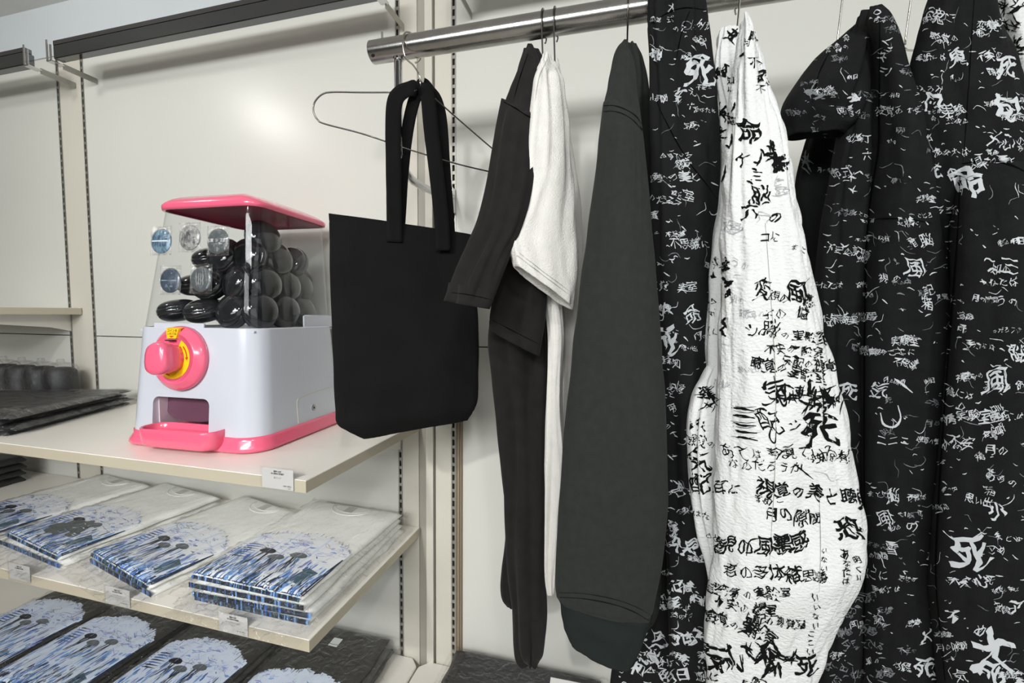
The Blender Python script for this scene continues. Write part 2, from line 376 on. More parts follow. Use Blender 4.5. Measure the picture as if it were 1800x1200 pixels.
# ------------------------------------------------------------------ wire hangers
def hook_path(x, dirv=(0, 1), stemz=1.955, r=.026, tip=-70):
    dx, dy = dirv; pts = []
    zc = PZ+PR-r+.0020
    a = tip
    while a <= 200:        # behind-below, over the top, down the front
        th = math.radians(a); c, s = math.cos(th), math.sin(th)
        pts.append((x+dx*r*c, PY+dy*r*c, zc+r*s)); a += 9
    pts.append((x-dx*.016, PY-dy*.016, zc-.034)); pts.append((x, PY, stemz+.006)); pts.append((x, PY, stemz-.006))
    return pts
def hanger(x, half, drop, label, ang=0., stemz=1.955, bottom=True, rad=.0015, mt='wire', tip=-60):
    d = np.array([math.sin(ang), math.cos(ang)])      # direction of the far shoulder
    t = thing('wire_hanger', label, 'hanger', (x, PY, stemz-.02))
    tube('hook', cat(hook_path(x, d, stemz, tip=tip), 70), rad, mt, t, 8)
    def p(s, z): return (x+d[0]*s, PY+d[1]*s, z)
    z0 = stemz-.012
    pts = [p(0, z0)]+[p(-half*.2, z0-drop*.28), p(-half*.85, z0-drop*.95), p(-half*.97, z0-drop*1.07), p(-half, z0-drop*1.25), p(-half*.96, z0-drop*1.43), p(-half*.85, z0-drop*1.5)]
    pts += [p(0, z0-drop*1.5)]+[p(-q[0], q[1]) for q in ((-half*.85, z0-drop*1.5), (-half*.96, z0-drop*1.43), (-half, z0-drop*1.25), (-half*.97, z0-drop*1.07), (-half*.85, z0-drop*.95), (-half*.2, z0-drop*.28))]+[p(0, z0)]
    tube('shoulder_wire', cat(pts, 110), rad, mt, t, 8)
    return t
HX = [.464, .486, .614, .79, .937, 1.028]
hanger(HX[0], .055, .03, 'wire hanger inside the black t-shirt, left hook of the close pair', stemz=1.94, mt='wire_dark')
hanger(HX[1], .055, .03, 'wire hanger inside the white t-shirt, right hook of the close pair', stemz=1.94, mt='wire_dark')
hanger(HX[2], .055, .03, 'wire hanger inside the grey-green sweatshirt', stemz=1.96, mt='wire_dark')
hanger(.70, .055, .03, 'wire hanger carrying the black printed trousers', stemz=1.96)
hanger(HX[3], .055, .03, 'wire hanger inside the white jacket with black writing', stemz=1.955, ang=.05)
hanger(HX[4], .055, .03, 'wire hanger of the black hoodie with the turned down hood', stemz=1.93, ang=.1)
hanger(HX[5], .055, .03, 'wire hanger of the rightmost black hoodie, its shoulder wire showing', stemz=1.925, ang=.15)

# the tote's hanger (turned on its hook)
t = thing('wire_hanger', 'wire hanger swung askew above the black tote bag', 'hanger', (.2, PY, 1.95))
A = lambda px, py, Y: tuple(atY(px, py, Y))
dn = np.array([.27, .16]); dn /= np.linalg.norm(dn)
zc = PZ+PR-.026+.002; pts = []
for a in range(-70, 181, 10):
    th = math.radians(a); pts.append((.196+dn[0]*.3*.026*math.cos(th), PY+.026*math.cos(th), zc+.026*math.sin(th)))
pts += [(.192, PY-.022, zc-.03), (.203, PY-.01, 1.992), (.2125, PY, 1.975), (.2135, PY, 1.955)]
tube('hook', cat(pts, 70), .0017, 'wire', t, 8)
pts = [A(742, 152, -.292), A(728, 160, -.30), A(700, 162, -.315), A(640, 162.5, -.345), A(585, 162, -.372), A(566, 166, -.382), A(553, 180, -.388), A(551, 196, -.388), A(558, 210, -.384), A(572, 218, -.378), A(640, 236, -.345), A(720, 263, -.30), A(800, 287, -.255), A(858, 301, -.222), A(885, 306, -.207), A(900, 303, -.20), A(900, 288, -.20), A(885, 274, -.205), A(868, 263, -.212), A(820, 222, -.24), A(770, 178, -.275), A(752, 160, -.287), A(743, 152, -.291)]
tube('shoulder_wire', cat(pts, 150), .00155, 'wire_dark', t, 8)

# ------------------------------------------------------------------ cloth lofts
def loft(name, levels, m, parent, nl=70, na=56, sup=.85, amp=.003, fs=2.2, fl=3., seed=0, creases=(), stitches=(), hollow=True, closed_top=True, amp2=.0008, fine=14, edge_amp=.4):
    """a closed sleeve / body: every level is a left and a right edge in space and a half thickness"""
    L = cat(levels, nl); R = []; V = []
    for i in range(nl):
        xl, yl, Yl, xr, yr, Yr, t = L[i]
        a = atY(xl, yl, Yl); b = atY(xr, yr, Yr); c = (a+b)/2; h = (b-a)/2
        nn = np.cross(h, (0, 0, 1.)); nn /= np.linalg.norm(nn)+1e-9
        if nn @ (CAM-c) < 0: nn = -nn
        s = i/(nl-1); ring = []
        hw = np.linalg.norm(h); hu = h/(hw+1e-9)
        for k in range(na):
            th = 2*PI*k/na; ct, st = math.cos(th), math.sin(th)
            pc = math.copysign(abs(ct)**sup, ct); ps = math.copysign(abs(st)**sup, st)
            q = Vector((ct*fs+seed*7.1, st*fs*.8+seed*3.3, s*fl))
            d = amp*noise.noise(q)*2*(edge_amp+(1-edge_amp)*abs(st))+amp2*noise.noise(Vector((c[0]*fine+ct*2+seed, ct*fine*hw*12, c[2]*fine)))*2
            for (th0, w, dep, s0, s1) in creases:
                dth = (th-th0+PI) % (2*PI)-PI
                e = min(1, max(0, (s-s0)/.06), max(0, (s1-s)/.06)) if s0 > 0 or s1 < 1 else 1
                d -= dep*math.exp(-(dth/w)**2)*max(0, e)
            for (s0, dep) in stitches: d -= dep*math.exp(-((s-s0)/.006)**2)
            ring.append(c+h*pc+nn*(t*ps)+(hu*ct+nn*st)*d)
        R.append(ring)
    if hollow:
        last = np.array(R[-1]); c = last.mean(0)
        R.append(list(c+(last-c)*.93)); R.append(list(c+(last-c)*.8+np.array([0, 0, .03])))
    if closed_top:
        f = np.array(R[0]); c = f.mean(0); R.insert(0, list(c+(f-c)*.5+np.array([0, 0, .0015])))
    return rings(name, [[tuple(p) for p in r] for r in R], m, parent)
def L7(rows):
    """rows: (xl, yl, xr, yr, Y, t) -> both edges at one depth, or 7 values as they are"""
    return [(r[0], r[1], r[4], r[2], r[3], r[4], r[5]) if len(r) == 6 else r for r in rows]
def hem_band(name, src_levels, frac, m, parent, grow, **k): ...

# black tote bag
t = tote = thing('tote_bag', 'black canvas tote bag hanging from the askew wire hanger', 'bag', tuple(atY(715, 770, -.29)))
lv = [(577, 375, -.36, 828, 412, -.22, .005), (578, 400, -.36, 829, 432, -.22, .009), (580, 470, -.36, 834, 490, -.22, .014), (583, 560, -.36, 840, 570, -.22, .018), (587, 650, -.36, 841, 650, -.22, .022), (590, 715, -.36, 840, 695, -.22, .024), (592, 742, -.36, 836, 712, -.222, .024), (612, 757, -.35, 830, 724, -.226, .018), (640, 771, -.335, 822, 738, -.23, .006)]
loft('bag_body', lv, 'canvas_black', t, nl=90, na=80, sup=.55, amp=.0035, fs=1.6, fl=2.5, seed=3, hollow=False, edge_amp=.1, stitches=((.085, .0012),))
def ribbon(name, pts, w, m, parent, wdir, th=.0012, n=90):
    P = cat(pts, n); V = []; Fc = []
    for i in range(n):
        wd_ = wdir(i/(n-1)) if callable(wdir) else wdir; wd_ = np.array(wd_)/np.linalg.norm(wd_)
        tt = P[min(i+1, n-1)]-P[max(i-1, 0)]; tt /= np.linalg.norm(tt); wv = wd_-tt*(wd_ @ tt); wv /= np.linalg.norm(wv); nv = np.cross(tt, wv)
        ww = w+.0008*noise.noise(Vector(P[i]*25))
        for j in range(5):
            u = (j/4-.5); V.append(P[i]+wv*u*ww+nv*(th+.0008*math.sin(u*9+i*.2)))
        for j in range(4, -1, -1):
            u = (j/4-.5); V.append(P[i]+wv*u*ww-nv*(th-.0008*math.sin(u*9+i*.2)))
    for i in range(n-1):
        for j in range(10): Fc.append((i*10+j, i*10+(j+1) % 10, (i+1)*10+(j+1) % 10, (i+1)*10+j))
    Fc += [tuple(range(10))[::-1], tuple((n-1)*10+j for j in range(10))]
    return mk(name, V, Fc, m, parent)
hd = np.array([dn[0], dn[1], 0])
ribbon('handle', [atY(693, 425, -.312), atY(693, 380, -.312), atY(692, 300, -.318), atY(691, 225, -.322), atY(694, 180, -.324), atY(706, 162, -.315), atY(724, 156, -.303), atY(741, 157, -.295), atY(752, 172, -.288), atY(758, 230, -.284), atY(768, 310, -.278), atY(777, 395, -.27), atY(779, 440, -.268)], .030, 'canvas_black', tote, lambda s: hd)
ribbon('handle', [atY(700, 425, -.285), atY(703, 380, -.286), atY(708, 300, -.288), atY(717, 225, -.290), atY(727, 180, -.291), atY(736, 160, -.288), atY(744, 148, -.284), atY(755, 160, -.276), atY(768, 178, -.262), atY(776, 215, -.255), atY(782, 300, -.25), atY(789, 395, -.243), atY(790, 440, -.24)], .024, 'canvas_black', tote, lambda s: hd)

# black t-shirt
t = tee_b = thing('t_shirt', 'faded black t-shirt seen from its sleeve, between tote bag and white t-shirt', 't-shirt', (HX[0], PY, 1.0), group='plain clothes on the rail')
loft('body', L7([(925, 86, 945, 86, -.33, .006), (918, 125, 952, 115, -.32, .012), (905, 200, 955, 200, -.31, .018), (893, 330, 955, 330, -.30, .02), (880, 480, 955, 480, -.30, .022), (868, 570, 956, 560, -.30, .025), (869, 640, 957, 640, -.30, .026), (877, 740, 957, 740, -.30, .026), (886, 850, 957, 850, -.30, .026), (891, 950, 955, 940, -.30, .025), (893, 1030, 955, 1030, -.30, .024), (897, 1090, 954, 1100, -.30, .022), (902, 1135, 953, 1145, -.30, .02), (908, 1158, 951, 1160, -.30, .018), (918, 1170, 945, 1170, -.30, .012)]), 'tee_black', t, nl=110, na=64, amp=.012, fs=1.3, fl=6, seed=5, hollow=False, creases=((1.15, .25, .008, 0, 1), (1.9, .2, .006, .3, 1)))
loft('back_panel', L7([(935, 100, 958, 110, -.20, .006), (920, 300, 965, 300, -.18, .012), (895, 600, 965, 600, -.18, .014), (890, 800, 958, 800, -.18, .016), (888, 930, 940, 930, -.19, .016), (881, 1000, 935, 1000, -.2, .016), (881, 1045, 930, 1050, -.2, .012), (893, 1066, 920, 1066, -.2, .006)]), 'tee_black', t, nl=60, amp=.004, seed=6, hollow=False)
loft('shoulder', L7([(928, 78, 936, 79, -.37, .003), (919, 103, 945, 100, -.375, .008), (905, 140, 949, 140, -.385, .012), (890, 178, 950, 195, -.40, .016), (884, 200, 948, 220, -.412, .017)]), 'tee_black', t, nl=40, amp=.003, fs=1.4, seed=1, hollow=False)
loft('sleeve', L7([(885, 178, 949, 212, -.408, .016), (882, 186, 949, 222, -.412, .0195), (877, 215, 947, 240, -.42, .021), (869, 260, 943, 280, -.43, .022), (858, 320, 935, 345, -.44, .024), (843, 385, 920, 410, -.45, .026), (826, 430, 900, 450, -.455, .026), (808, 475, 880, 497, -.46, .026), (788, 529, 862, 543, -.465, .024)]), 'tee_black', t, nl=90, amp=.007, fs=1.6, seed=1, creases=((1.2, .14, .007, .25, 1), (1.75, .15, .006, .3, 1), (.7, .12, .004, .1, .9)), stitches=((.94, .0012),))
loft('sleeve_fold', L7([(885, 370, 950, 380, -.37, .012), (876, 430, 962, 430, -.37, .018), (868, 500, 962, 505, -.37, .022), (864, 545, 958, 565, -.37, .023), (861, 577, 948, 625, -.37, .022)]), 'tee_black', t, nl=60, amp=.003, seed=2, creases=((1.3, .15, .005, 0, 1),), stitches=((.86, .0010),))
# white t-shirt
t = tee_w = thing('t_shirt', 'white cotton t-shirt with its sleeve to the front, right of the black t-shirt', 't-shirt', (HX[1], PY, 1.05), group='plain clothes on the rail')
loft('sleeve', [(956, 93, -.39, 963, 93, -.38, .003), (946, 122, -.40, 978, 122, -.36, .009), (939, 145, -.41, 986, 145, -.36, .013), (933, 205, -.43, 994, 215, -.37, .018), (925, 265, -.44, 1001, 290, -.38, .02), (911, 320, -.45, 1008, 360, -.385, .022), (893, 360, -.455, 1013, 425, -.39, .022), (880, 387, -.46, 1014, 475, -.39, .022), (890, 425, -.46, 1010, 512, -.39, .021), (905, 467, -.455, 1004, 543, -.39, .018)], 'tee_white', t, nl=100, amp=.003, fs=1.8, seed=4, creases=((1.75, .13, .005, .12, 1), (.9, .2, .003, .1, .9)), stitches=((.955, .0012),), amp2=.0016)
loft('shoulder', L7([(968, 100, 980, 102, -.27, .004), (970, 160, 993, 165, -.26, .01), (975, 240, 1004, 240, -.26, .013), (980, 330, 1018, 330, -.26, .014), (985, 400, 1024, 410, -.26, .014), (985, 460, 1024, 470, -.26, .014), (985, 520, 1018, 520, -.26, .012), (990, 600, 1014, 600, -.26, .01), (990, 700, 1008, 700, -.26, .01), (992, 800, 1000, 800, -.26, .008)]), 'tee_white', t, nl=70, amp=.003, seed=8, hollow=False)
loft('body', L7([(958, 110, 975, 110, -.34, .004), (950, 300, 985, 300, -.34, .01), (945, 480, 990, 480, -.34, .012), (956, 530, 986, 530, -.34, .012), (963, 600, 990, 600, -.34, .012), (962, 700, 985, 700, -.34, .012), (958, 820, 992, 820, -.34, .012), (958, 920, 985, 920, -.34, .012), (958, 1000, 977, 1000, -.34, .01), (962, 1038, 974, 1038, -.34, .006), (966, 1046, 972, 1046, -.34, .002)]), 'tee_white', t, nl=80, amp=.003, seed=9, hollow=False)
# sweatshirt
t = sweat = thing('sweatshirt', 'grey-green sweatshirt with wide sleeve and ribbed cuff, hanging mid rail', 'sweatshirt', (HX[2], PY, 1.0), group='plain clothes on the rail')
loft('body', L7([(1100, 78, 1118, 78, -.30, .006), (1095, 110, 1132, 110, -.30, .012), (1090, 160, 1142, 160, -.30, .016), (1075, 260, 1148, 260, -.30, .02), (1060, 400, 1152, 400, -.30, .024), (1050, 600, 1160, 600, -.30, .026), (1045, 800, 1166, 800, -.30, .028), (1050, 950, 1170, 950, -.30, .028), (1060, 1030, 1168, 1060, -.31, .024), (1070, 1100, 1150, 1110, -.31, .016)]), 'sweat_green', t, nl=70, amp=.005, seed=11, hollow=False)
loft('shoulder', L7([(1096, 71, 1102, 72, -.42, .003), (1082, 95, 1112, 105, -.42, .012), (1070, 145, 1120, 160, -.43, .02), (1062, 185, 1127, 214, -.44, .0245), (1060, 205, 1129, 232, -.446, .025)]), 'sweat_green', t, nl=50, na=72, amp=.002, seed=12, hollow=False)
rows = L7([(1063, 181, 1125, 208, -.440, .0235), (1059, 188, 1128, 215, -.442, .0285), (1056, 205, 1130, 232, -.446, .0295), (1053, 240, 1134, 268, -.455, .031), (1044, 320, 1141, 350, -.465, .032), (1031, 430, 1149, 450, -.475, .033), (1018, 530, 1157, 550, -.48, .034), (1004, 650, 1166, 660, -.48, .034), (993, 770, 1173, 780, -.48, .034), (985, 880, 1174, 880, -.475, .034), (979, 970, 1168, 970, -.47, .033), (976, 1030, 1155, 1050, -.465, .031), (981, 1046, 1146, 1084, -.465, .0285)])
slv = loft('sleeve', rows, 'sweat_green', t, nl=130, na=72, amp=.0035, fs=1.3, fl=3, seed=12, stitches=((.035, .0016), (.985, .0016)), amp2=.0009, hollow=False)
loft('cuff', L7([(981, 1044, 1146, 1082, -.463, .026), (986, 1058, 1141, 1094, -.463, .0262), (988, 1080, 1136, 1112, -.463, .0265), (992, 1100, 1126, 1138, -.463, .025), (1000, 1120, 1110, 1171, -.463, .024)]), 'sweat_rib', t, nl=40, na=72, amp=.002, seed=13)
# black printed trousers
PR_T = {}
t = pants = thing('trousers', 'black trousers covered in white handwriting, hanging over the rail beside the sweatshirt', 'trousers', (.70, PY, .9), group='clothes covered in handwriting')
a = loft('leg', L7([(1150, -100, 1235, -100, -.335, .012), (1139, -60, 1240, -60, -.345, .02), (1139, 0, 1243, 0, -.355, .022), (1141, 60, 1247, 60, -.36, .022), (1142, 140, 1253, 140, -.365, .025), (1144, 250, 1262, 260, -.37, .028), (1146, 400, 1264, 400, -.375, .03), (1149, 550, 1258, 560, -.38, .03), (1158, 700, 1250, 700, -.38, .03), (1167, 830, 1246, 850, -.38, .028), (1172, 960, 1246, 950, -.38, .028), (1176, 1080, 1246, 1080, -.38, .028), (1180, 1250, 1250, 1250, -.38, .028)]), 'pants_black', t, nl=140, na=72, amp=.006, fs=2.0, fl=5, seed=21, creases=((1.05, .12, .006, 0, .35), (1.9, .12, .006, 0, .3), (2.1, .1, .003, .1, .9)), stitches=((.055, .003), (.22, .001)), hollow=False)
b = loft('leg', L7([(1142, 30, 1200, 30, -.30, .012), (1150, 300, 1220, 300, -.30, .02), (1158, 700, 1225, 700, -.30, .02), (1150, 950, 1220, 950, -.305, .02), (1135, 1080, 1220, 1080, -.31, .022), (1090, 1140, 1220, 1140, -.315, .025), (1074, 1180, 1220, 1180, -.32, .025), (1068, 1250, 1225, 1250, -.32, .025)]), 'pants_black', t, nl=80, amp=.004, seed=22, hollow=False)
PR_T['pants'] = [a, b]
# white jacket with black writing
t = jack = thing('jacket', 'white crinkled jacket covered in black handwriting, hanging between black printed clothes', 'jacket', (HX[3], PY, .9), group='clothes covered in handwriting')
a = loft('sleeve', L7([(1309, 30, 1316, 30, -.44, .003), (1300, 55, 1331, 60, -.44, .011), (1292, 110, 1345, 110, -.45, .02), (1284, 180, 1362, 180, -.46, .026), (1277, 250, 1378, 250, -.47, .03), (1270, 330, 1394, 340, -.48, .033), (1266, 420, 1412, 420, -.485, .035), (1266, 510, 1432, 510, -.49, .035), (1262, 610, 1453, 610, -.49, .035), (1258, 720, 1474, 710, -.49, .035), (1254, 800, 1488, 800, -.49, .035), (1250, 870, 1501, 870, -.49, .035), (1248, 930, 1514, 930, -.49, .035), (1247, 975, 1522, 975, -.49, .035), (1245, 1010, 1519, 1010, -.49, .034), (1243, 1060, 1496, 1060, -.485, .032), (1241, 1110, 1470, 1110, -.48, .03), (1240, 1160, 1444, 1160, -.475, .03), (1238, 1250, 1405, 1250, -.47, .028)]), 'gauze_white', t, nl=170, na=90, amp=.005, fs=1.5, fl=5, seed=31, creases=((2.2, .12, .006, 0, .4), (1.35, .09, .003, .2, 1), (.8, .1, .003, .1, .9)), stitches=((.32, .0012), (.6, .0012)), amp2=.0022, fine=18)
b = loft('body', L7([(1266, 50, 1298, 48, -.36, .006), (1258, 80, 1310, 80, -.36, .012), (1256, 130, 1320, 130, -.36, .016), (1264, 200, 1330, 200, -.36, .02), (1268, 300, 1340, 300, -.37, .024), (1262, 370, 1350, 370, -.385, .028), (1254, 430, 1355, 430, -.40, .03), (1245, 500, 1360, 500, -.41, .03), (1240, 580, 1360, 580, -.415, .03), (1238, 660, 1360, 660, -.42, .03), (1242, 760, 1365, 760, -.42, .03), (1245, 900, 1370, 900, -.42, .03), (1248, 1050, 1380, 1050, -.42, .03), (1250, 1250, 1380, 1250, -.42, .03)]), 'gauze_white', t, nl=110, na=80, amp=.006, fs=1.8, fl=6, seed=32, creases=((2.5, .15, .006, 0, .4),), hollow=False, amp2=.002)
c = loft('cuff_fold', L7([(1248, 640, 1275, 640, -.43, .012), (1225, 675, 1280, 670, -.435, .02), (1211, 715, 1280, 715, -.44, .024), (1207, 770, 1280, 770, -.44, .026), (1211, 840, 1280, 840, -.44, .026), (1222, 920, 1280, 920, -.44, .026), (1236, 980, 1280, 985, -.44, .024), (1244, 1030, 1280, 1030, -.44, .02), (1248, 1090, 1280, 1090, -.44, .012)]), 'gauze_white', t, nl=60, amp=.005, seed=33, creases=((2.3, .18, .007, .1, .9),), hollow=False, amp2=.002)
PR_T['jack'] = [a, b, c]
# black hoodie A
t = hoodA = thing('hooded_sweatshirt', 'black hoodie covered in white handwriting with its hood flopped down to the left', 'hoodie', (HX[4], PY, .9), group='clothes covered in handwriting')
a = loft('sleeve', L7([(1528, 15, 1548, 13, -.40, .006), (1522, 40, 1562, 40, -.405, .016), (1532, 90, 1582, 90, -.415, .024), (1540, 150, 1596, 150, -.42, .028), (1545, 220, 1609, 220, -.43, .03), (1542, 300, 1625, 300, -.435, .033), (1532, 400, 1640, 400, -.44, .035), (1524, 500, 1655, 500, -.445, .036), (1520, 600, 1665, 600, -.45, .036), (1519, 700, 1668, 700, -.45, .036), (1518, 800, 1662, 800, -.45, .036), (1520, 900, 1654, 900, -.45, .036), (1525, 1000, 1648, 1000, -.445, .036), (1520, 1100, 1648, 1100, -.44, .036), (1516, 1250, 1652, 1250, -.44, .036)]), 'hoodie_black', t, nl=150, na=72, amp=.004, fs=1.5, fl=5, seed=41, stitches=((.315, .0018),), hollow=False)
b = loft('body', L7([(1512, 22, 1550, 22, -.36, .010), (1498, 70, 1560, 60, -.365, .018), (1488, 150, 1570, 150, -.375, .026), (1474, 230, 1575, 230, -.38, .03), (1458, 320, 1575, 320, -.385, .032), (1444, 400, 1575, 400, -.39, .034), (1436, 500, 1575, 500, -.395, .035), (1432, 620, 1575, 620, -.395, .035), (1432, 800, 1575, 800, -.395, .035), (1434, 1000, 1575, 1000, -.395, .035), (1436, 1250, 1580, 1250, -.395, .035)]), 'hoodie_black', t, nl=120, na=72, amp=.005, fs=1.6, seed=42, hollow=False, creases=((2.4, .1, .005, .1, 1),))
c = loft('hood', L7([(1462, 82, 1530, 22, -.355, .014), (1440, 100, 1530, 60, -.36, .03), (1418, 122, 1525, 105, -.375, .042), (1396, 152, 1518, 150, -.385, .048), (1381, 182, 1508, 190, -.39, .046), (1375, 210, 1498, 218, -.39, .036), (1380, 240, 1490, 236, -.39, .022)]), 'hoodie_black', t, nl=60, na=72, amp=.008, fs=1.3, fl=2.5, seed=43, creases=((1.5, .25, .012, .0, .8), (.9, .18, .008, 0, .9)), hollow=True)
d = loft('back_panel', L7([(1440, 180, 1500, 180, -.27, .012), (1418, 240, 1500, 240, -.27, .018), (1405, 290, 1490, 290, -.27, .02), (1396, 350, 1490, 350, -.27, .022), (1404, 430, 1490, 430, -.27, .022), (1420, 520, 1490, 520, -.27, .022), (1425, 800, 1490, 800, -.27, .022), (1430, 1250, 1490, 1250, -.27, .022)]), 'hoodie_black', t, nl=60, amp=.005, seed=44, hollow=False)
PR_T['hoodA'] = [a, b, c, d]
# black hoodie B
t = hoodB = thing('hooded_sweatshirt', 'rightmost black hoodie covered in white handwriting, with a drop shoulder seam', 'hoodie', (HX[5], PY, .9), group='clothes covered in handwriting')
a = loft('body', L7([(1655, -60, 1725, -60, -.40, .016), (1635, -10, 1733, -10, -.41, .024), (1614, 50, 1752, 50, -.415, .030), (1600, 110, 1776, 110, -.42, .034), (1596, 165, 1794, 175, -.425, .036), (1600, 220, 1812, 240, -.43, .037), (1608, 290, 1830, 300, -.43, .038), (1618, 380, 1845, 380, -.43, .038), (1628, 480, 1855, 480, -.43, .038), (1632, 620, 1860, 620, -.43, .038), (1636, 850, 1860, 850, -.43, .038), (1640, 1250, 1860, 1250, -.43, .038)]), 'hoodie_black', t, nl=130, na=80, amp=.005, fs=1.6, seed=51, hollow=False, creases=((2.0, .14, .006, .05, .5),))
b = loft('sleeve', L7([(1692, 290, 1812, 294, -.455, .018), (1690, 297, 1830, 302, -.462, .0235), (1688, 330, 1845, 330, -.472, .028), (1686, 370, 1855, 370, -.485, .034), (1683, 430, 1865, 430, -.505, .037), (1677, 520, 1878, 520, -.51, .038), (1669, 630, 1886, 630, -.51, .038), (1659, 760, 1890, 760, -.51, .038), (1650, 900, 1890, 900, -.51, .038), (1645, 1020, 1885, 1020, -.505, .037), (1652, 1130, 1880, 1130, -.50, .036), (1662, 1250, 1875, 1250, -.50, .036)]), 'hoodie_black', t, nl=120, na=80, amp=.005, fs=1.5, seed=52, hollow=False)
PR_T['hoodB'] = [a, b]
# white printed garment at the frame's corner
t = jack2 = thing('jacket', 'white jacket with grey brush writing in the top right corner, behind the rightmost hoodie', 'jacket', (1.16, PY, .9), group='clothes covered in handwriting')
a = loft('sleeve', L7([(1735, -60, 1800, -60, -.36, .014), (1745, -10, 1850, -10, -.37, .024), (1757, 50, 1890, 50, -.38, .03), (1765, 120, 1910, 120, -.385, .034), (1775, 250, 1930, 250, -.39, .036), (1790, 500, 1950, 500, -.39, .036), (1800, 1250, 1960, 1250, -.39, .036)]), 'gauze_white', t, nl=100, na=70, amp=.005, seed=61, hollow=False)
PR_T['jack2'] = [a]
hanger(1.16, .055, .03, 'wire hanger inside the white jacket at the top right corner', stemz=1.95)

# ------------------------------------------------------------------ text and brush helpers
GL = {}
def glyph(ch, wt=.012, res=2):
    wt = round(wt, 3); key = (ch, wt, res)
    if key in GL: return GL[key]
    cu = bpy.data.curves.new('g', 'FONT'); cu.body = ch; cu.offset = wt; cu.resolution_u = res; cu.align_x = 'CENTER'; cu.align_y = 'CENTER'
    o = bpy.data.objects.new('g', cu); COL.objects.link(o)
    dg = bpy.context.evaluated_depsgraph_get(); me = o.evaluated_get(dg).to_mesh()
    me.calc_loop_triangles()
    V = np.array([v.co[:2] for v in me.vertices]); T = np.array([t.vertices[:] for t in me.loop_triangles])
    o.evaluated_get(dg).to_mesh_clear(); bpy.data.objects.remove(o); bpy.data.curves.remove(cu)
    GL[key] = (V, T); return GL[key]
def text_flat(lines, adv=1.0):
    """lines: (string, cx, cy, size, weight) -> flat verts, tris"""
    V = []; T = []; n = 0
    for s, cx, cy, sz, wt in lines:
        w = 0; adv_l = [(.55 if ord(c) < 256 else 1.0)*adv for c in s]; x = cx-sum(adv_l)*sz/2
        for c, a in zip(s, adv_l):
            if c != ' ':
                v, t = glyph(c, wt)
                if len(v): V.append(v*sz*1.0+[x+a*sz/2, cy]); T.append(t+n); n += len(v)
            x += a*sz
    return np.vstack(V), np.vstack(T)
def brush_poly(P, W):
    """2-D polyline with widths -> verts, tris"""
    P = np.asarray(P, float); T = np.gradient(P, axis=0); T /= np.linalg.norm(T, axis=1)[:, None]+1e-9
    N = np.stack([-T[:, 1], T[:, 0]], 1); A = P+N*W[:, None]/2; B = P-N*W[:, None]/2
    n = len(P); V = np.vstack([A, B]); Fc = []
    for i in range(n-1): Fc += [(i, i+1, n+i+1), (i, n+i+1, n+i)]
    return V, np.array(Fc)

# ------------------------------------------------------------------ the capsule machine (local frame: x right, -y front, z up)
MC = np.array([-.318, -.2025, ZS1+.0005]); MR = math.radians(2.5)
cm_, sm_ = math.cos(MR), math.sin(MR)
def w2l(p): d = np.asarray(p)-MC; return np.array([d[0]*cm_+d[1]*sm_, -d[0]*sm_+d[1]*cm_, d[2]])
def mpl(px, py, yl):      # photograph point on the machine's plane local y = yl
    d = ray(px, py); dl = np.array([d[0]*cm_+d[1]*sm_, -d[0]*sm_+d[1]*cm_, d[2]]); c = w2l(CAM); s = (yl-c[1])/dl[1]; return c+dl*s
def mpx(px, py, xl):
    d = ray(px, py); dl = np.array([d[0]*cm_+d[1]*sm_, -d[0]*sm_+d[1]*cm_, d[2]]); c = w2l(CAM); s = (xl-c[0])/dl[0]; return c+dl*s
mach = thing('capsule_machine', 'pink and white tabletop capsule vending machine with a clear window full of black capsules', 'vending machine', tuple(MC), MR)
ZT = .270; BW0, BD0, BW1, BD1 = .366, .338, .338, .300; BX = -.014
def sx_(R): return [[(x+BX, y, z) for x, y, z in r] for r in R]
def bw(z): k = (z-.02)/(ZT-.02); return BW0+(BW1-BW0)*k, BD0+(BD1-BD0)*k
# pink base
rings('base', sx_([rr(BW0-.03, BD0-.03, .05, 8, .0), rr(BW0+.012, BD0+.012, .055, 8, .0015), rr(BW0+.018, BD0+.020, .058, 8, .006), rr(BW0+.016, BD0+.018, .058, 8, .012), rr(BW0+.004, BD0+.004, .056, 8, .026), rr(BW0+.003, BD0+.003, .055, 8, .034), rr(BW0-.01, BD0-.01, .05, 8, .034)]), 'plastic_pink', mach, world=False)
# white body with the chute opening cut out
R = []
for i, z in enumerate(np.linspace(.030, ZT, 14)):
    w, d = bw(z); R.append(rr(w, d, .052, 8, z))
R.append(rr(BW1-.004, BD1-.004, .05, 8, ZT+.002)); R.append(rr(BW1-.014, BD1-.014, .046, 8, ZT+.002)); R.append(rr(BW1-.016, BD1-.016, .045, 8, ZT-.006))
body = rings('body', sx_(R), 'plastic_white', mach, world=False)
YF = -bw(.09)[1]/2
o0 = mpl(268, 697, YF); o1 = mpl(369, 762, YF)
ox0, ox1, oz1 = o0[0], o1[0], max(mpl(300, 698, YF)[2], mpl(340, 702, YF)[2])
ocx, ow = (ox0+ox1)/2, ox1-ox0
def prism_xz(name, w, z0, z1, r, y0, y1, m, cx, n=6, parent=None):
    pts = []
    for sx, sz, a0 in ((1, -1, -90), (1, 1, 0), (-1, 1, 90), (-1, -1, 180)):
        rad = r if sz > 0 else .003
        for k in range(n+1):
            a = math.radians(a0+90*k/n); pts.append((cx+sx*(w/2-rad)+rad*math.cos(a), (z1-rad if sz > 0 else z0+rad)+rad*math.sin(a)))
    return rings(name, [[(x, y, z) for x, z in pts] for y in (y0, y1)], m, parent, world=False, smooth=False)
cut = prism_xz('cut', ow, .022, oz1, .016, -.30, -.06, 'slot_dark', ocx)
md = body.modifiers.new('b', 'BOOLEAN'); md.object = cut; md.solver = 'EXACT'
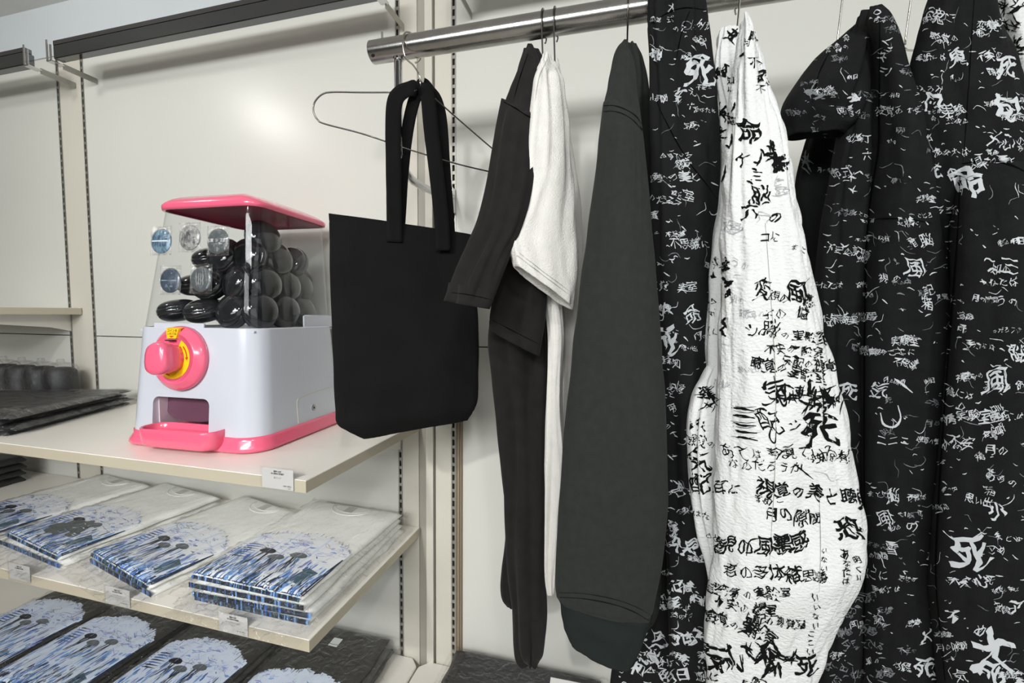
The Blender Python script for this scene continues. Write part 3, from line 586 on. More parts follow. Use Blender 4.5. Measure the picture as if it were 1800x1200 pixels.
bpy.context.view_layer.update(); cut.matrix_world = mach.matrix_world.copy() if False else Matrix.Translation(Vector(MC)) @ Matrix.Rotation(MR, 4, 'Z')
bpy.context.view_layer.update(); dg = bpy.context.evaluated_depsgraph_get()
nm = bpy.data.meshes.new_from_object(body.evaluated_get(dg)); body.modifiers.clear(); body.data = nm; bpy.data.objects.remove(cut)
sharp(body, 35)
# chute lining: side walls, curved purple flap, floor
pr_ = thing  # noqa
box('chute_side', (ocx-ow/2+.0005, YF+.012, .036), (ocx-ow/2+.004, -.062, oz1-.004), 'chute_white', mach, world=False)
box('chute_side', (ocx+ow/2-.004, YF+.012, .036), (ocx+ow/2-.0005, -.062, oz1-.004), 'chute_white', mach, world=False)
V = []; nn_ = 20
for i in range(nn_+1):
    th = PI+PI*i/nn_; x = ocx+(ow/2-.004)*math.cos(th); zb_ = .052+.022*(1+math.sin(th))
    V += [(x, YF+.030, zb_), (x, YF+.034, oz1)]
mk('chute_flap', V, [(2*i, 2*i+2, 2*i+3, 2*i+1) for i in range(nn_)], 'plastic_purple', mach, world=False)
box('chute_floor', (ocx-ow/2+.001, YF+.002, .034), (ocx+ow/2-.001, -.062, .038), 'plastic_pink', mach, world=False)
# tray
tx0, tx1 = mpl(243, 785, YF-.035)[0], mpl(374, 785, YF-.035)[0]
tc, tw = (tx0+tx1)/2, tx1-tx0
def trr(w, d, r, z, dy=0): return rr(w, d, r, 8, z, tc, YF-.012+dy)
td = .066
R = [trr(tw-.030, td-.024, .020, .008), trr(tw-.012, td-.008, .026, .011), trr(tw-.002, td-.001, .028, .022), trr(tw, td, .028, .042)]
def wav(ring, k=1.):   # front lip dips in the middle
    out = []
    for (x, y, z) in ring:
        u = abs(x-tc)/(tw/2); dip = .012*max(0, min(1, (.62-u)/.12)) if y < YF-.012 else 0
        out.append((x, y, z-dip*k))
    return out
R += [wav(trr(tw, td, .028, .050)), wav(trr(tw-.002, td-.002, .027, .0515)), wav(trr(tw-.007, td-.007, .025, .0505)), wav(trr(tw-.009, td-.009, .025, .046), .6), trr(tw-.018, td-.02, .022, .028), trr(tw-.05, td-.04, .006, .026)]
rings('tray', R, 'plastic_pink', mach, world=False)
# coin dial
kz = 0; YK = -bw(.2)[1]/2
kc = mpl(312, 630, YK-.012); KR = .0725
tilt = math.atan2((BD0-BD1)/2, ZT-.02)
KM = Matrix.Translation(Vector((kc[0], YK-.004, kc[2]))) @ Matrix.Rotation(-tilt, 4, 'X') @ Matrix.Rotation(PI/2, 4, 'X')   # local z -> -y
def km(p): return (KM @ Vector(p))[:]
def kring(r, z, n=72, fx=None): return [km((r*math.cos(2*PI*k/n), r*math.sin(2*PI*k/n), z)) for k in range(n)]
dial = rings('dial_plate', [kring(KR, -.004), kring(KR, .004), kring(KR-.0012, .0075), kring(KR-.004, .010), kring(KR-.014, .019), kring(KR-.017, .0205), kring(KR-.0175, .0185), kring(.030, .0185), kring(.028, .0185)], 'plastic_pink', mach, world=False)
rings('dial_hub', [kring(.0295, .018), kring(.0295, .0255), kring(.028, .0275), kring(.0, .0278)], 'plastic_pink', mach, world=False)
def arc_strip(name, r0, r1, a0, a1, z, m, parent, n=40):
    V = []
    for i in range(n+1):
        a = math.radians(a0+(a1-a0)*i/n)
        for r_ in (r0, r1): V.append(km((r_*math.cos(a), r_*math.sin(a), z)))
    return mk(name, V, [(2*i, 2*i+2, 2*i+3, 2*i+1) for i in range(n)], m, parent, world=False)
st = arc_strip('arrow_sticker', .0305, .0455, -150, 62, .0190, 'sticker_yellow', mach)
for a0, a1 in ((45, 5), (-100, -140)):
    V = []; Fc = []
    n0 = len(V); k = 10
    for i in range(k+1):
        a = math.radians(a0+(a1-a0)*i/k)
        V += [km((.0365*math.cos(a), .0365*math.sin(a), .0193)), km((.0395*math.cos(a), .0395*math.sin(a), .0193))]
    Fc += [(n0+2*i, n0+2*i+2, n0+2*i+3, n0+2*i+1) for i in range(k)]
    a = math.radians(a1); b_ = math.radians(a1+(a1-a0)/abs(a1-a0)*10); n1 = len(V)
    V += [km((.0335*math.cos(a), .0335*math.sin(a), .0193)), km((.0425*math.cos(a), .0425*math.sin(a), .0193)), km((.038*math.cos(b_), .038*math.sin(b_), .0193))]; Fc.append((n1, n1+1, n1+2))
    mk('arrow', V, Fc, 'sticker_red', st, world=False)
for a in (-5, -118): # screw holes
    a = math.radians(a); c = (.0525*math.cos(a), .0525*math.sin(a))
    cyl('screw_hole', km((c[0], c[1], .0125)), km((c[0]*1.002, c[1]*1.002, .0165)), .0034, 'plastic_purple', mach, n=16, world=False)
# coin slot sticker: a wedge at the top of the plate
SPn = [(-.0195, .0690, .012), (.0180, .0690, .012), (.0165, .0655, .0215), (-.0180, .0655, .0215), (.0120, .0440, .0235), (-.0125, .0440, .0235)]
V = [km(p) for p in SPn]+[km((x, y, z-.006)) for x, y, z in SPn]
pl = mk('coin_slot_plate', V, [(0, 1, 2, 3), (3, 2, 4, 5), (1, 7, 8, 2), (2, 8, 10, 4), (0, 3, 9, 6), (3, 5, 11, 9), (6, 7, 1, 0), (5, 4, 10, 11)], 'sticker_yellow', mach, world=False, smooth=False)
v, tr_ = text_flat([('コインを', 0, .0608, .0070, .02), ('いれてね', 0, .0537, .0062, .02)])
def slotp(x, y):   # y from -.009..+.009 on the sloped face
    k = (y+.009)/.018; return km((x*1.0, .047+k*.0175, .0215-k*.0123+.0004))
mk('sticker_text', [km((a, b, .0215+(.0655-b)/.0215*.002+.0004)) for a, b in v], tr_, 'card_ink', pl, world=False, smooth=False)
mk('red_arrow', [km((-.007, .0495, .0234)), km((.007, .0495, .0234)), km((.000, .0452, .0238))], [(0, 2, 1)], 'sticker_red', pl, world=False)
box('coin_slot', (kc[0]-.011, YK-.030, kc[2]+.0405), (kc[0]+.010, YK-.0225, kc[2]+.0425), 'slot_dark', mach, world=False)
# the grip: a thick asymmetric turning handle pointing up and to the left
gp = [(-.031, -.010), (-.030, .010), (-.024, .027), (-.010, .036), (.006, .036), (.017, .031), (.023, .016), (.026, -.004), (.024, -.020), (.015, -.031), (.000, -.036), (-.016, -.035), (-.027, -.026)]
gp = cat(gp+[gp[0]], 53)[:-1]
def gr(s, z, dx=0): return [km((x*s+dx, y*s, z)) for x, y in gp]
rings('grip', [gr(.80, .020, .009), gr(.84, .030, .008), gr(.92, .042, .006), gr(.97, .051, .005), gr(.95, .057, .004), gr(.86, .0615, .003), gr(.6, .0635, .003), gr(.2, .0642, .003)], 'plastic_pink', mach, world=False)
# lock panel on the right side
def side_x(z): return bw(z)[0]/2+BX
def sp(y, z, off=.0006): return (side_x(z)+off, y, z)
lc = mpx(550, 716, side_x(.07)); 
gpth = [sp(lc[1]-.058, .036), sp(lc[1]-.058, .085), sp(lc[1]-.055, .094), sp(lc[1]-.046, .098), sp(lc[1], .102), sp(.10, .106)]
tube('panel_groove', cat(gpth, 50), .0009, 'post_panel', mach, 6, world=False)
cyl('lock', sp(lc[1], lc[2], -.002), sp(lc[1], lc[2], .0018), .0095, 'plastic_white', mach, world=False)
lk = cyl('lock_cylinder', sp(lc[1], lc[2], .0), sp(lc[1], lc[2], .0035), .0075, 'lock_metal', mach, world=False, bevel=.0008)
cyl('keyhole', sp(lc[1], lc[2], .003), sp(lc[1], lc[2], .0040), .0026, 'slot_dark', lk, n=16, world=False)
# inner raised rim at the front and rear hinge blocks
box('hopper_rim', (-.125, -BD1/2+.006, ZT+.0), (.015, -BD1/2+.012, ZT+.012), 'plastic_white', mach, bevel=.002, world=False)
box('hinge_block', (BX+BW1/2-.03, .045, ZT), (BX+BW1/2-.012, BD1/2-.02, ZT+.032), 'plastic_white', mach, bevel=.003, world=False)
box('side_panel', (BX+BW1/2-.012, .02, ZT), (BX+BW1/2-.008, BD1/2-.012, ZT+.03), 'plastic_white', mach, bevel=.001, world=False)
# window
ZL = 1.738-ZS1; LW, LD = .272, .260; LX = .012
def win(z, ins=0):
    k = (z-ZT)/(ZL-ZT); w = (BW1-.016)+(LW-.008-BW1+.016)*k; d = (BD1-.016)+(LD-.008-BD1+.016)*k
    return rr(w-ins, d-ins, .034, 8, z, BX+(LX-BX)*k, 0)
wn = rings('window', [win(z) for z in np.linspace(ZT-.004, ZL, 12)], 'window_plastic', mach, world=False, cap0=False, cap1=False)
# lid
R = [rr(LW-.006, LD-.006, .034, 8, ZL-.004, LX), rr(LW+.004, LD+.004, .036, 8, ZL-.004, LX), rr(LW+.006, LD+.006, .037, 8, ZL+.002, LX), rr(LW+.006, LD+.006, .037, 8, ZL+.005, LX)]
for k in range(1, 9):
    a = k/8*PI/2; R.append([(x, y, z) for x, y, z in rr((LW+.006)*(math.cos(a)*.9+.1)-.002, (LD+.006)*(math.cos(a)*.9+.1)-.002, max(.004, .037*math.cos(a)), 8, ZL+.005+.015*math.sin(a), LX)])
def dome(R):
    out = []
    for r_ in R:
        q = []
        for x, y, z in r_:
            if z > ZL+.004:
                u = (x-LX)/(LW/2); v_ = y/(LD/2); z = z+.027*(1-min(1, abs(u))**2)*(1-.25*min(1, abs(v_))**2)*min(1, (z-ZL)/.012)
            q.append((x, y, z))
        out.append(q)
    return out
rings('lid', dome(R), 'plastic_pink', mach, world=False, cap0=False)
rings('lid_underside', [rr(LW-.006, LD-.006, .034, 8, ZL-.004, LX), rr(LW-.01, LD-.01, .033, 8, ZL+.002, LX)], 'lid_inner', mach, world=False, cap0=False)
cyl('centre_post', (-.055, -.085, ZT-.004), (-.048, -.085, ZL*.62), .0035, 'chrome', mach, world=False)
box('hopper_floor', (BX-BW1/2+.012, -BD1/2+.012, ZT-.008), (BX+BW1/2-.012, BD1/2-.012, ZT-.004), 'plastic_white', mach, world=False)

# capsules inside: each a two-part shell with a dark disc inside
def capsule_mesh():
    r, h = .0425, .023; prof = []
    for i in range(0, 10): a = -PI/2+PI/2*i/9; prof.append((r*max(.0001, math.cos(a))**.8, -h*.25+h*.9*math.sin(a)))
    return prof
prof = capsule_mesh()
def lathe(name, prof, m, parent, n=28, world=False):
    return rings(name, [[(r_*math.cos(2*PI*k/n), r_*math.sin(2*PI*k/n), z) for k in range(n)] for r_, z in prof], m, parent, world)
cap0 = None; CI = 0; HV = (BW1/2-.055, BD1/2-.055)
spots = []
rowsz = [(.037, [(-.118, -.095, .15), (-.035, -.100, .3), (.045, -.095, 1.25), (.098, -.070, 1.5), (-.115, -.01, .2), (-.03, -.02, .5), (.045, -.01, .6), (.098, .012, 1.5), (-.11, .07, .1), (-.02, .065, .4), (.03, .075, .5), (.095, .085, 1.3)]),
         (.102, [(-.03, -.085, 1.1), (.048, -.082, 1.35), (.090, -.045, 1.5), (-.095, -.06, .25), (.02, -.005, .8), (.088, .030, 1.45), (-.08, .05, .2), (-.01, .07, .7), (.082, .09, 1.4)]),
         (.168, [(.0, -.070, 1.2), (.062, -.060, 1.45), (-.065, -.045, .35), (.03, .0, .9), (.084, .005, 1.35), (.0, .065, .5), (.07, .080, 1.2)]),
         (.215, [(.078, -.03, 1.3)])]
places = ['in the front left of the heap', 'in the middle of the heap', 'against the right pane', 'near the front right corner', 'high in the heap at the back']
for zz, l in rowsz:
    for (x, y, tl) in l: spots.append((x, y, zz, tl))
for i, (x, y, zz, tl) in enumerate(spots):
    p = Vector((x*.97, y*.95, ZT+zz+.004)); wp = Vector(MC)+Matrix.Rotation(MR, 3, 'Z') @ p
    if cap0 is None:
        c = thing('capsule', 'glossy black toy capsule in the heap behind the clear window', 'capsule', (0, 0, 0), group='black capsules inside the machine')
        lathe('bottom_half', prof, 'capsule_black', c)
        lathe('top_half', [(r_*.985, -z_) for r_, z_ in prof[::-1]], 'capsule_shell', c)
        lathe('rim', [(.0422, -.007), (.0436, -.006), (.0436, .006), (.0422, .007)], 'capsule_shell', c)
        c.pop('x', None); cap0 = c
    else:
        c = copy_tree(cap0)
    c.location = wp; c.rotation_euler = (tl, random.uniform(-.3, .3), (PI/2*.9 if x > .07 else random.uniform(-.4, .4)))

# five badges in clear bags fixed to the front pane
def badge(px, py, base, label, kind, w=.060, lean=0):
    z_l = mpl(px, py, -.14)[2]; k = (z_l-ZT)/(ZL-ZT); yl = -((BD1-.016)+(LD-.008-BD1+.016)*k)/2-.003
    c = mpl(px, py, yl); wp = Vector(MC)+Matrix.Rotation(MR, 3, 'Z') @ Vector(c)
    b = thing('badge', label, 'badge', wp, MR+lean, group='sample badges on the window')
    tl = math.atan2((BD1-LD)/2, ZL-ZT); Mx = Matrix.Rotation(PI/2-tl, 4, 'X')
    def q(x, y, z): return (Mx @ Vector((x, y, z)))[:]
    r = .0285; n = 40
    R = [[q(a*math.cos(2*PI*i/n), a*math.sin(2*PI*i/n), z) for i in range(n)] for a, z in ((r-.001, -.0015), (r, 0), (r-.0006, .0018), (r-.004, .0034), (r*.6, .0041), (r*.2, .0044))]
    disc = rings('disc', R, base, b, world=False)
    if kind == 'text':
        v, t_ = text_flat([('感覚 シ 之展', 0, .001, .0084, .02), ('シノミーリカ・感覚展', 0, -.0065, .0030, .0)])
        mk('print', [q(x, y, .0046) for x, y in v], t_, 'badge_text', disc, world=False)
    if kind == 'line':
        mk('print', [q(x, y, .0044) for x, y in ((-.021, .0006), (.021, .0006), (.021, -.0008), (-.021, -.0008))], [(0, 1, 2, 3)], 'badge_line', disc, world=False)
        v, t_ = text_flat([('生死  之展', 0, -.014, .0042, 0)]); mk('print', [q(x, y, .0044) for x, y in v], t_, 'badge_line', disc, world=False)
    if kind == 'blue':
        V = []; Fc = []
        for i in range(9):
            x = -.018+.0045*i; P = np.array([(x+random.uniform(-.001, .001), -.013+.026*j/5) for j in range(6)]); v, f = brush_poly(P, np.full(6, .0014)); Fc += (f+len(V)).tolist(); V += v.tolist()
        mk('print', [q(x, y, .0045) for x, y in V], Fc, 'p_navy', disc, world=False)
        mk('print', [q(x, y, .0047) for x, y in ((-.022, .0012), (.022, .0012), (.022, -.0014), (-.022, -.0014))], [(0, 1, 2, 3)], 'p_ice', disc, world=False)
    if kind in ('fig', 'face'):
        V = []; Fc = []
        for i in range(4 if kind == 'fig' else 7):
            x = (-.009+.006*i) if kind == 'fig' else random.uniform(-.013, .013)
            if kind == 'fig': P = np.array([(x+.0012*math.sin(j*1.4+i*2), -.013+.026*j/9) for j in range(10)]); W = np.full(10, .0008)
            else: P = np.array([(x+.007*math.cos(j*.8+i), random.uniform(-.012, .012)+.005*math.sin(j*.8)) for j in range(6)]); P = cat(P, 12); W = np.full(12, .0011)
            v, f = brush_poly(P, W); Fc += (f+len(V)).tolist(); V += v.tolist()
        mk('print', [q(x, y, .0046) for x, y in V], Fc, 'badge_text' if kind == 'fig' else 'badge_dark', disc, world=False)
    # crinkled clear bag round the badge
    V = []; N = 14
    for sgn in (1, -1):
        for i in range(N):
            for j in range(N):
                u, v = i/(N-1)-.5, j/(N-1)-.5; e = min(.5-abs(u), .5-abs(v))
                V.append(q(u*w+.0012*noise.noise(Vector((u*9, v*9, px))), v*w*1.12+.001+.0012*noise.noise(Vector((u*9, v*9, px+5))), sgn*min(.0055, e*w*.8)+.001+.0016*noise.noise(Vector((u*12, v*12, sgn+px)))))
    Fc = [(s*N*N+i*N+j, s*N*N+(i+1)*N+j, s*N*N+(i+1)*N+j+1, s*N*N+i*N+j+1) for s in (0, 1) for i in range(N-1) for j in range(N-1)]
    mk('plastic_bag', V, Fc, 'film_clear', b, world=False)
badge(284, 424, 'badge_blue', 'blue badge with dark vertical strokes, top left on the machine window', 'blue')
badge(334, 418, 'badge_grey', 'grey sketch badge between the blue badge and the dark lettered badge', 'face')
badge(384, 424, 'badge_dark', 'dark grey badge with white lettering, top right of the five badges', 'text')
badge(300, 493, 'badge_navy', 'navy badge with a pale horizontal streak, lower left on the machine window', 'line')
badge(354, 491, 'badge_dark', 'dark badge with thin white figures, lower right of the five badges', 'fig')

# ------------------------------------------------------------------ packed shirts
def sheet_z(x, y, w, l, th, seed, edge=.017, amp=.0018):
    e = min(w/2-abs(x), l/2-abs(y)); k = max(0., min(1., e/edge)); k = math.sqrt(max(0, 1-(1-k)**2))
    return th*(.25+.75*k)+amp*noise.noise(Vector((x*14+seed, y*9, seed)))*k
def slab(name, w, l, th, m, parent, seed, z0=0, nx=26, ny=34, edge=.017, amp=.0018, jag=.006):
    V = []; top = {}
    for j in range(ny):
        for i in range(nx):
            x = (i/(nx-1)-.5)*w; y = (j/(ny-1)-.5)*l
            dx = jag*noise.noise(Vector((y*16, seed*1.7, 0)))*abs(x)/(w/2) if abs(x) > w*.42 else 0
            V.append((x+dx, y, z0+sheet_z(x, y, w, l, th, seed, edge, amp)))
    n = nx*ny
    for j in range(ny):
        for i in range(nx):
            x, y, z = V[j*nx+i]; V.append((x*.985, y*.99, z0))
    Fc = [(j*nx+i, j*nx+i+1, (j+1)*nx+i+1, (j+1)*nx+i) for j in range(ny-1) for i in range(nx-1)]
    Fc += [(n+j*nx+i, n+(j+1)*nx+i, n+(j+1)*nx+i+1, n+j*nx+i+1) for j in range(ny-1) for i in range(nx-1)]
    for i in range(nx-1): Fc += [(i, n+i, n+i+1, i+1), ((ny-1)*nx+i, (ny-1)*nx+i+1, n+(ny-1)*nx+i+1, n+(ny-1)*nx+i)]
    for j in range(ny-1): Fc += [(j*nx, (j+1)*nx, n+(j+1)*nx, n+j*nx), (j*nx+nx-1, n+j*nx+nx-1, n+(j+1)*nx+nx-1, (j+1)*nx+nx-1)]
    return mk(name, V, Fc, m, parent, world=False)
def bagfilm(parent, w, l, th, seed, m='film_clear', front=.05, side=.012, nx=46, ny=70):
    """clear bag: loose crinkled skin over the slab with an empty flap at the front"""
    V = []
    for j in range(ny):
        for i in range(nx):
            x = (i/(nx-1)-.5)*(w+2*side); y = -l/2-front+((j/(ny-1))**1.5)*(l+front+.015)
            z = sheet_z(max(-w/2, min(w/2, x)), max(-l/2, min(l/2, y)), w, l, th, seed)+.0022
            ex = max(0, abs(x)-w/2); ey = max(0, -l/2-y, y-l/2); e = max(ex, ey*.7)
            if e > 0: z = max(.0012, z*max(0., 1-e/.03))
            q = Vector((x*22+seed, y*16, seed*2.))
            z += abs(.0030*noise.noise(q))+.0035*abs(noise.noise(q*2.7))*(1 if e > 0 else (.8 if y < -l/2+.04 else .15))+(.0015*math.sin(x*160+seed) if ey > 0 else 0)
            if y < -l/2+.05 or ex > 0: z += .007*(1-abs(noise.noise(q*1.9+Vector((3, 1, 0)))))**7
            if i in (0, nx-1) or j in (0, ny-1): z = .0012
            V.append((x, y, max(.0010, z)))
    Fc = [(j*nx+i, j*nx+i+1, (j+1)*nx+i+1, (j+1)*nx+i) for j in range(ny-1) for i in range(nx-1)]
    return mk('plastic_bag', V, Fc, m, parent, world=False)
def umb(V, F, col, c, r, sq, rot):
    pass
def shirt_print(parent, w, l, th, seed, white=True, arcy=None):
    """the printed scene on the lower part of the folded shirt: pale ground, blue strokes, three dark umbrellas, dark foot"""
    R_ = random.Random(seed); buckets = {}
    fr = -l/2+.004
    top = (.02 if white else .06) if arcy is None else arcy
    def put(m, P, W, lay):
        V, F_ = brush_poly(P, W); B = buckets.setdefault(m, [[], [], 0])
        if len(V) == 0: return
        for x, y in V: B[0].append((x, y, lay))
        B[1] += (F_+B[2]).tolist(); B[2] += len(V)
    # ground: ragged-topped columns
    n = 46
    def topline(u): return top-.045*(abs(u*2)**2.2)+.010*noise.noise(Vector((u*9, seed, 0)))+R_.uniform(-.004, .002)
    for i in range(n):
        u = (i+.5)/n-.5; x = u*(w-.008); y1 = topline(u); k = 24
        ys = np.linspace(fr, y1, k); P = np.stack([np.full(k, x), ys], 1); put('p_ice' if not white else ('p_ice' if R_.random() < .15 else 'p_white'), P, np.full(k, (w-.008)/n*1.03), 1)
    # ragged dark ticks at its upper edge
    for i in range(46):
        u = R_.uniform(-.46, .46); x = u*w; y = topline(u)+R_.uniform(-.006, .004); L_ = R_.uniform(.002, .009)
        put('p_black', np.array([(x, y), (x+R_.uniform(-.001, .001), y-L_)]), np.full(2, R_.uniform(.0006, .0016)), 4)
    # blue wash over the front half only, denser to the front
    hz = .105 if white else max(.12, top-fr-.10)      # height of the umbrellas above the front edge
    for i in range(330):
        t_ = R_.random(); y = fr+hz*(.95*t_**1.3); x = R_.uniform(-.48, .48)*w; L_ = R_.uniform(.01, .045)*(1.2-t_*.5); k = 6
        b = R_.uniform(-.25, .25)
        P = np.array([(x+b*L_*j/5*.5, y+L_*(j/5-.5)) for j in range(k)]); P[:, 0] = P[:, 0].clip(-w/2+.004, w/2-.004); P[:, 1] = P[:, 1].clip(fr, fr+hz+.01)
        m_ = R_.choice(['p_sky', 'p_sky', 'p_blue', 'p_ice', 'p_ice', 'p_teal', 'p_lilac'] if y > fr+hz*.45 else ['p_blue', 'p_sky', 'p_navy', 'p_teal', 'p_blue', 'p_navy', 'p_white', 'p_sky'])
        put(m_, P, R_.uniform(.0015, .0075)*np.array([.3, .8, 1, 1, .8, .3]), 2+R_.random()*.8)
    # looping lilac and blue scratches above
    for i in range(75):
        x = R_.uniform(-.42, .46)*w; y = fr+hz+R_.triangular(-.02, max(.03, top-fr-hz), .02); k = 10; s_ = R_.uniform(.004, .013)
        P = cat(np.array([(x+R_.uniform(-1.6, 1.6)*s_, y+R_.uniform(-.7, .7)*s_) for j in range(4)]), k)
        P[:, 0] = P[:, 0].clip(-w/2+.006, w/2-.006); P[:, 1] = [min(v, topline(u/w)-.004) for u, v in P]
        put(R_.choice(['p_lilac', 'p_lilac', 'p_sky', 'p_blue', 'p_grey']), P, np.full(k, R_.uniform(.0004, .0013)), 3+R_.random()*.5)
    for i in range(16):
        x = R_.uniform(-.40, .46)*w; y = fr+hz+R_.uniform(.0, .05); put(R_.choice(['p_lilac', 'p_ice', 'p_sky']), np.array([(x-.009, y), (x, y+R_.uniform(-.003, .003)), (x+.009, y)]), np.array([.001, R_.uniform(.003, .008), .001]), 2.9)
    # umbrellas: dark domed discs with a mast, figures below
    for (ux, dy_, s) in ((-.05, .004, 1.15), (-.012, -.012, 1.15), (.034, .006, 1.2)):
        k = 14; cx_, cy_ = ux*w/.285, fr+hz+dy_
        P = np.stack([np.linspace(cx_-.019*s, cx_+.019*s, k), cy_+.003*np.sin(np.linspace(0, PI, k))], 1); put('p_grey' if s > 1.15 or ux > -.02 else 'p_black', P, .016*s*np.sqrt(np.clip(1-np.linspace(-1, 1, k)**2, 0, 1))+.0004, 4)
        put('p_lilac', np.array([(cx_, cy_), (cx_+R_.uniform(-.003, .003), cy_+.045)]), np.array([.0022, .0006]), 4.4)
        for _ in range(6): put(R_.choice(['p_navy', 'p_black']), np.array([(cx_+R_.uniform(-.010, .010), cy_-.004), (cx_+R_.uniform(-.016, .016), cy_-.05*s)]), np.array([.0035, .001]), 3.5)
    for i in range(7):
        y = fr+hz-.03+i*.0085; put(R_.choice(['p_navy', 'p_blue', 'p_blue']), np.array([(-w/2+.010, y-.005), (-w/2+.034, y), (-w/2+.064, y+.002)]), np.array([.002, .0046, .001]), 3.2)
    put('p_teal', np.array([(w/2-.050, fr+.030), (w/2-.044, fr+.052), (w/2-.036, fr+.075)]), np.array([.030, .036, .034]), 3.6)
    put('p_navy', np.array([(w/2-.056, fr+.030), (w/2-.040, fr+.075)]), np.array([.004, .003]), 3.8)
    # dark foot with pale rips
    for i in range(46):
        x = (i/45-.5)*(w-.012); h_ = R_.uniform(.012, .04); put('p_navy' if R_.random() < .6 else R_.choice(['p_black', 'p_blue']), np.array([(x, fr), (x+R_.uniform(-.002, .002), fr+h_)]), np.array([.0075, .003]), 4.2)
    for i in range(80):
        x = R_.uniform(-.47, .47)*w; y = fr+R_.uniform(.012, .06); put(R_.choice(['p_white', 'p_ice', 'p_sky', 'p_white']), np.array([(x, y), (x+R_.uniform(-.004, .004), y+R_.uniform(.01, .028))]), np.array([.0018, .0004]), 4.6)
    if seed//10 == 3:      # the big dark blot of this shirt
        for (bx, by, bl, bw_) in ((-.02, .075, .07, .07), (.005, .095, .05, .05), (-.05, .06, .05, .04), (.035, .07, .05, .035)):
            k = 12; put('p_grey', np.stack([np.linspace(bx-bl/2, bx+bl/2, k), fr+by+.006*np.sin(np.linspace(0, 6, k))], 1), bw_*np.sqrt(np.clip(1-np.linspace(-1, 1, k)**2, .02, 1))*(1+.15*np.sin(np.arange(k)*2.3)), 5)
        for i in range(26): put(R_.choice(['p_teal', 'p_white', 'p_sky', 'p_black']), np.array([(x_, y_), (x_+.012, y_+R_.uniform(-.004, .004))]) if (x_ := R_.uniform(-.06, .05)) < 1 and (y_ := fr+R_.uniform(.05, .11)) < 1 else None, np.array([.003, .001]), 5.4)
    # dark strip along the right edge
    put('p_navy', np.array([(w/2-.005, fr+.004), (w/2-.0055, fr+hz*.8), (w/2-.005, fr+hz*1.25)]), np.array([.007, .006, .002]), 4.3)
    mats = list(buckets); V = []; Fc = []; fm = []; nv = 0
    for mi, m_ in enumerate(mats):
        vv, ff, c = buckets[m_]
        for x, y, lay in vv: V.append((x, y, sheet_z(x, y, w, l, th, seed)+.0004+lay*.00016))
        Fc += [(a+nv, b+nv, c_+nv) for a, b, c_ in ff]; fm += [mi]*len(ff); nv += c
    mk('print', V, Fc, None, parent, world=False, smooth=False, kind='stuff', mats=mats, fm=fm)
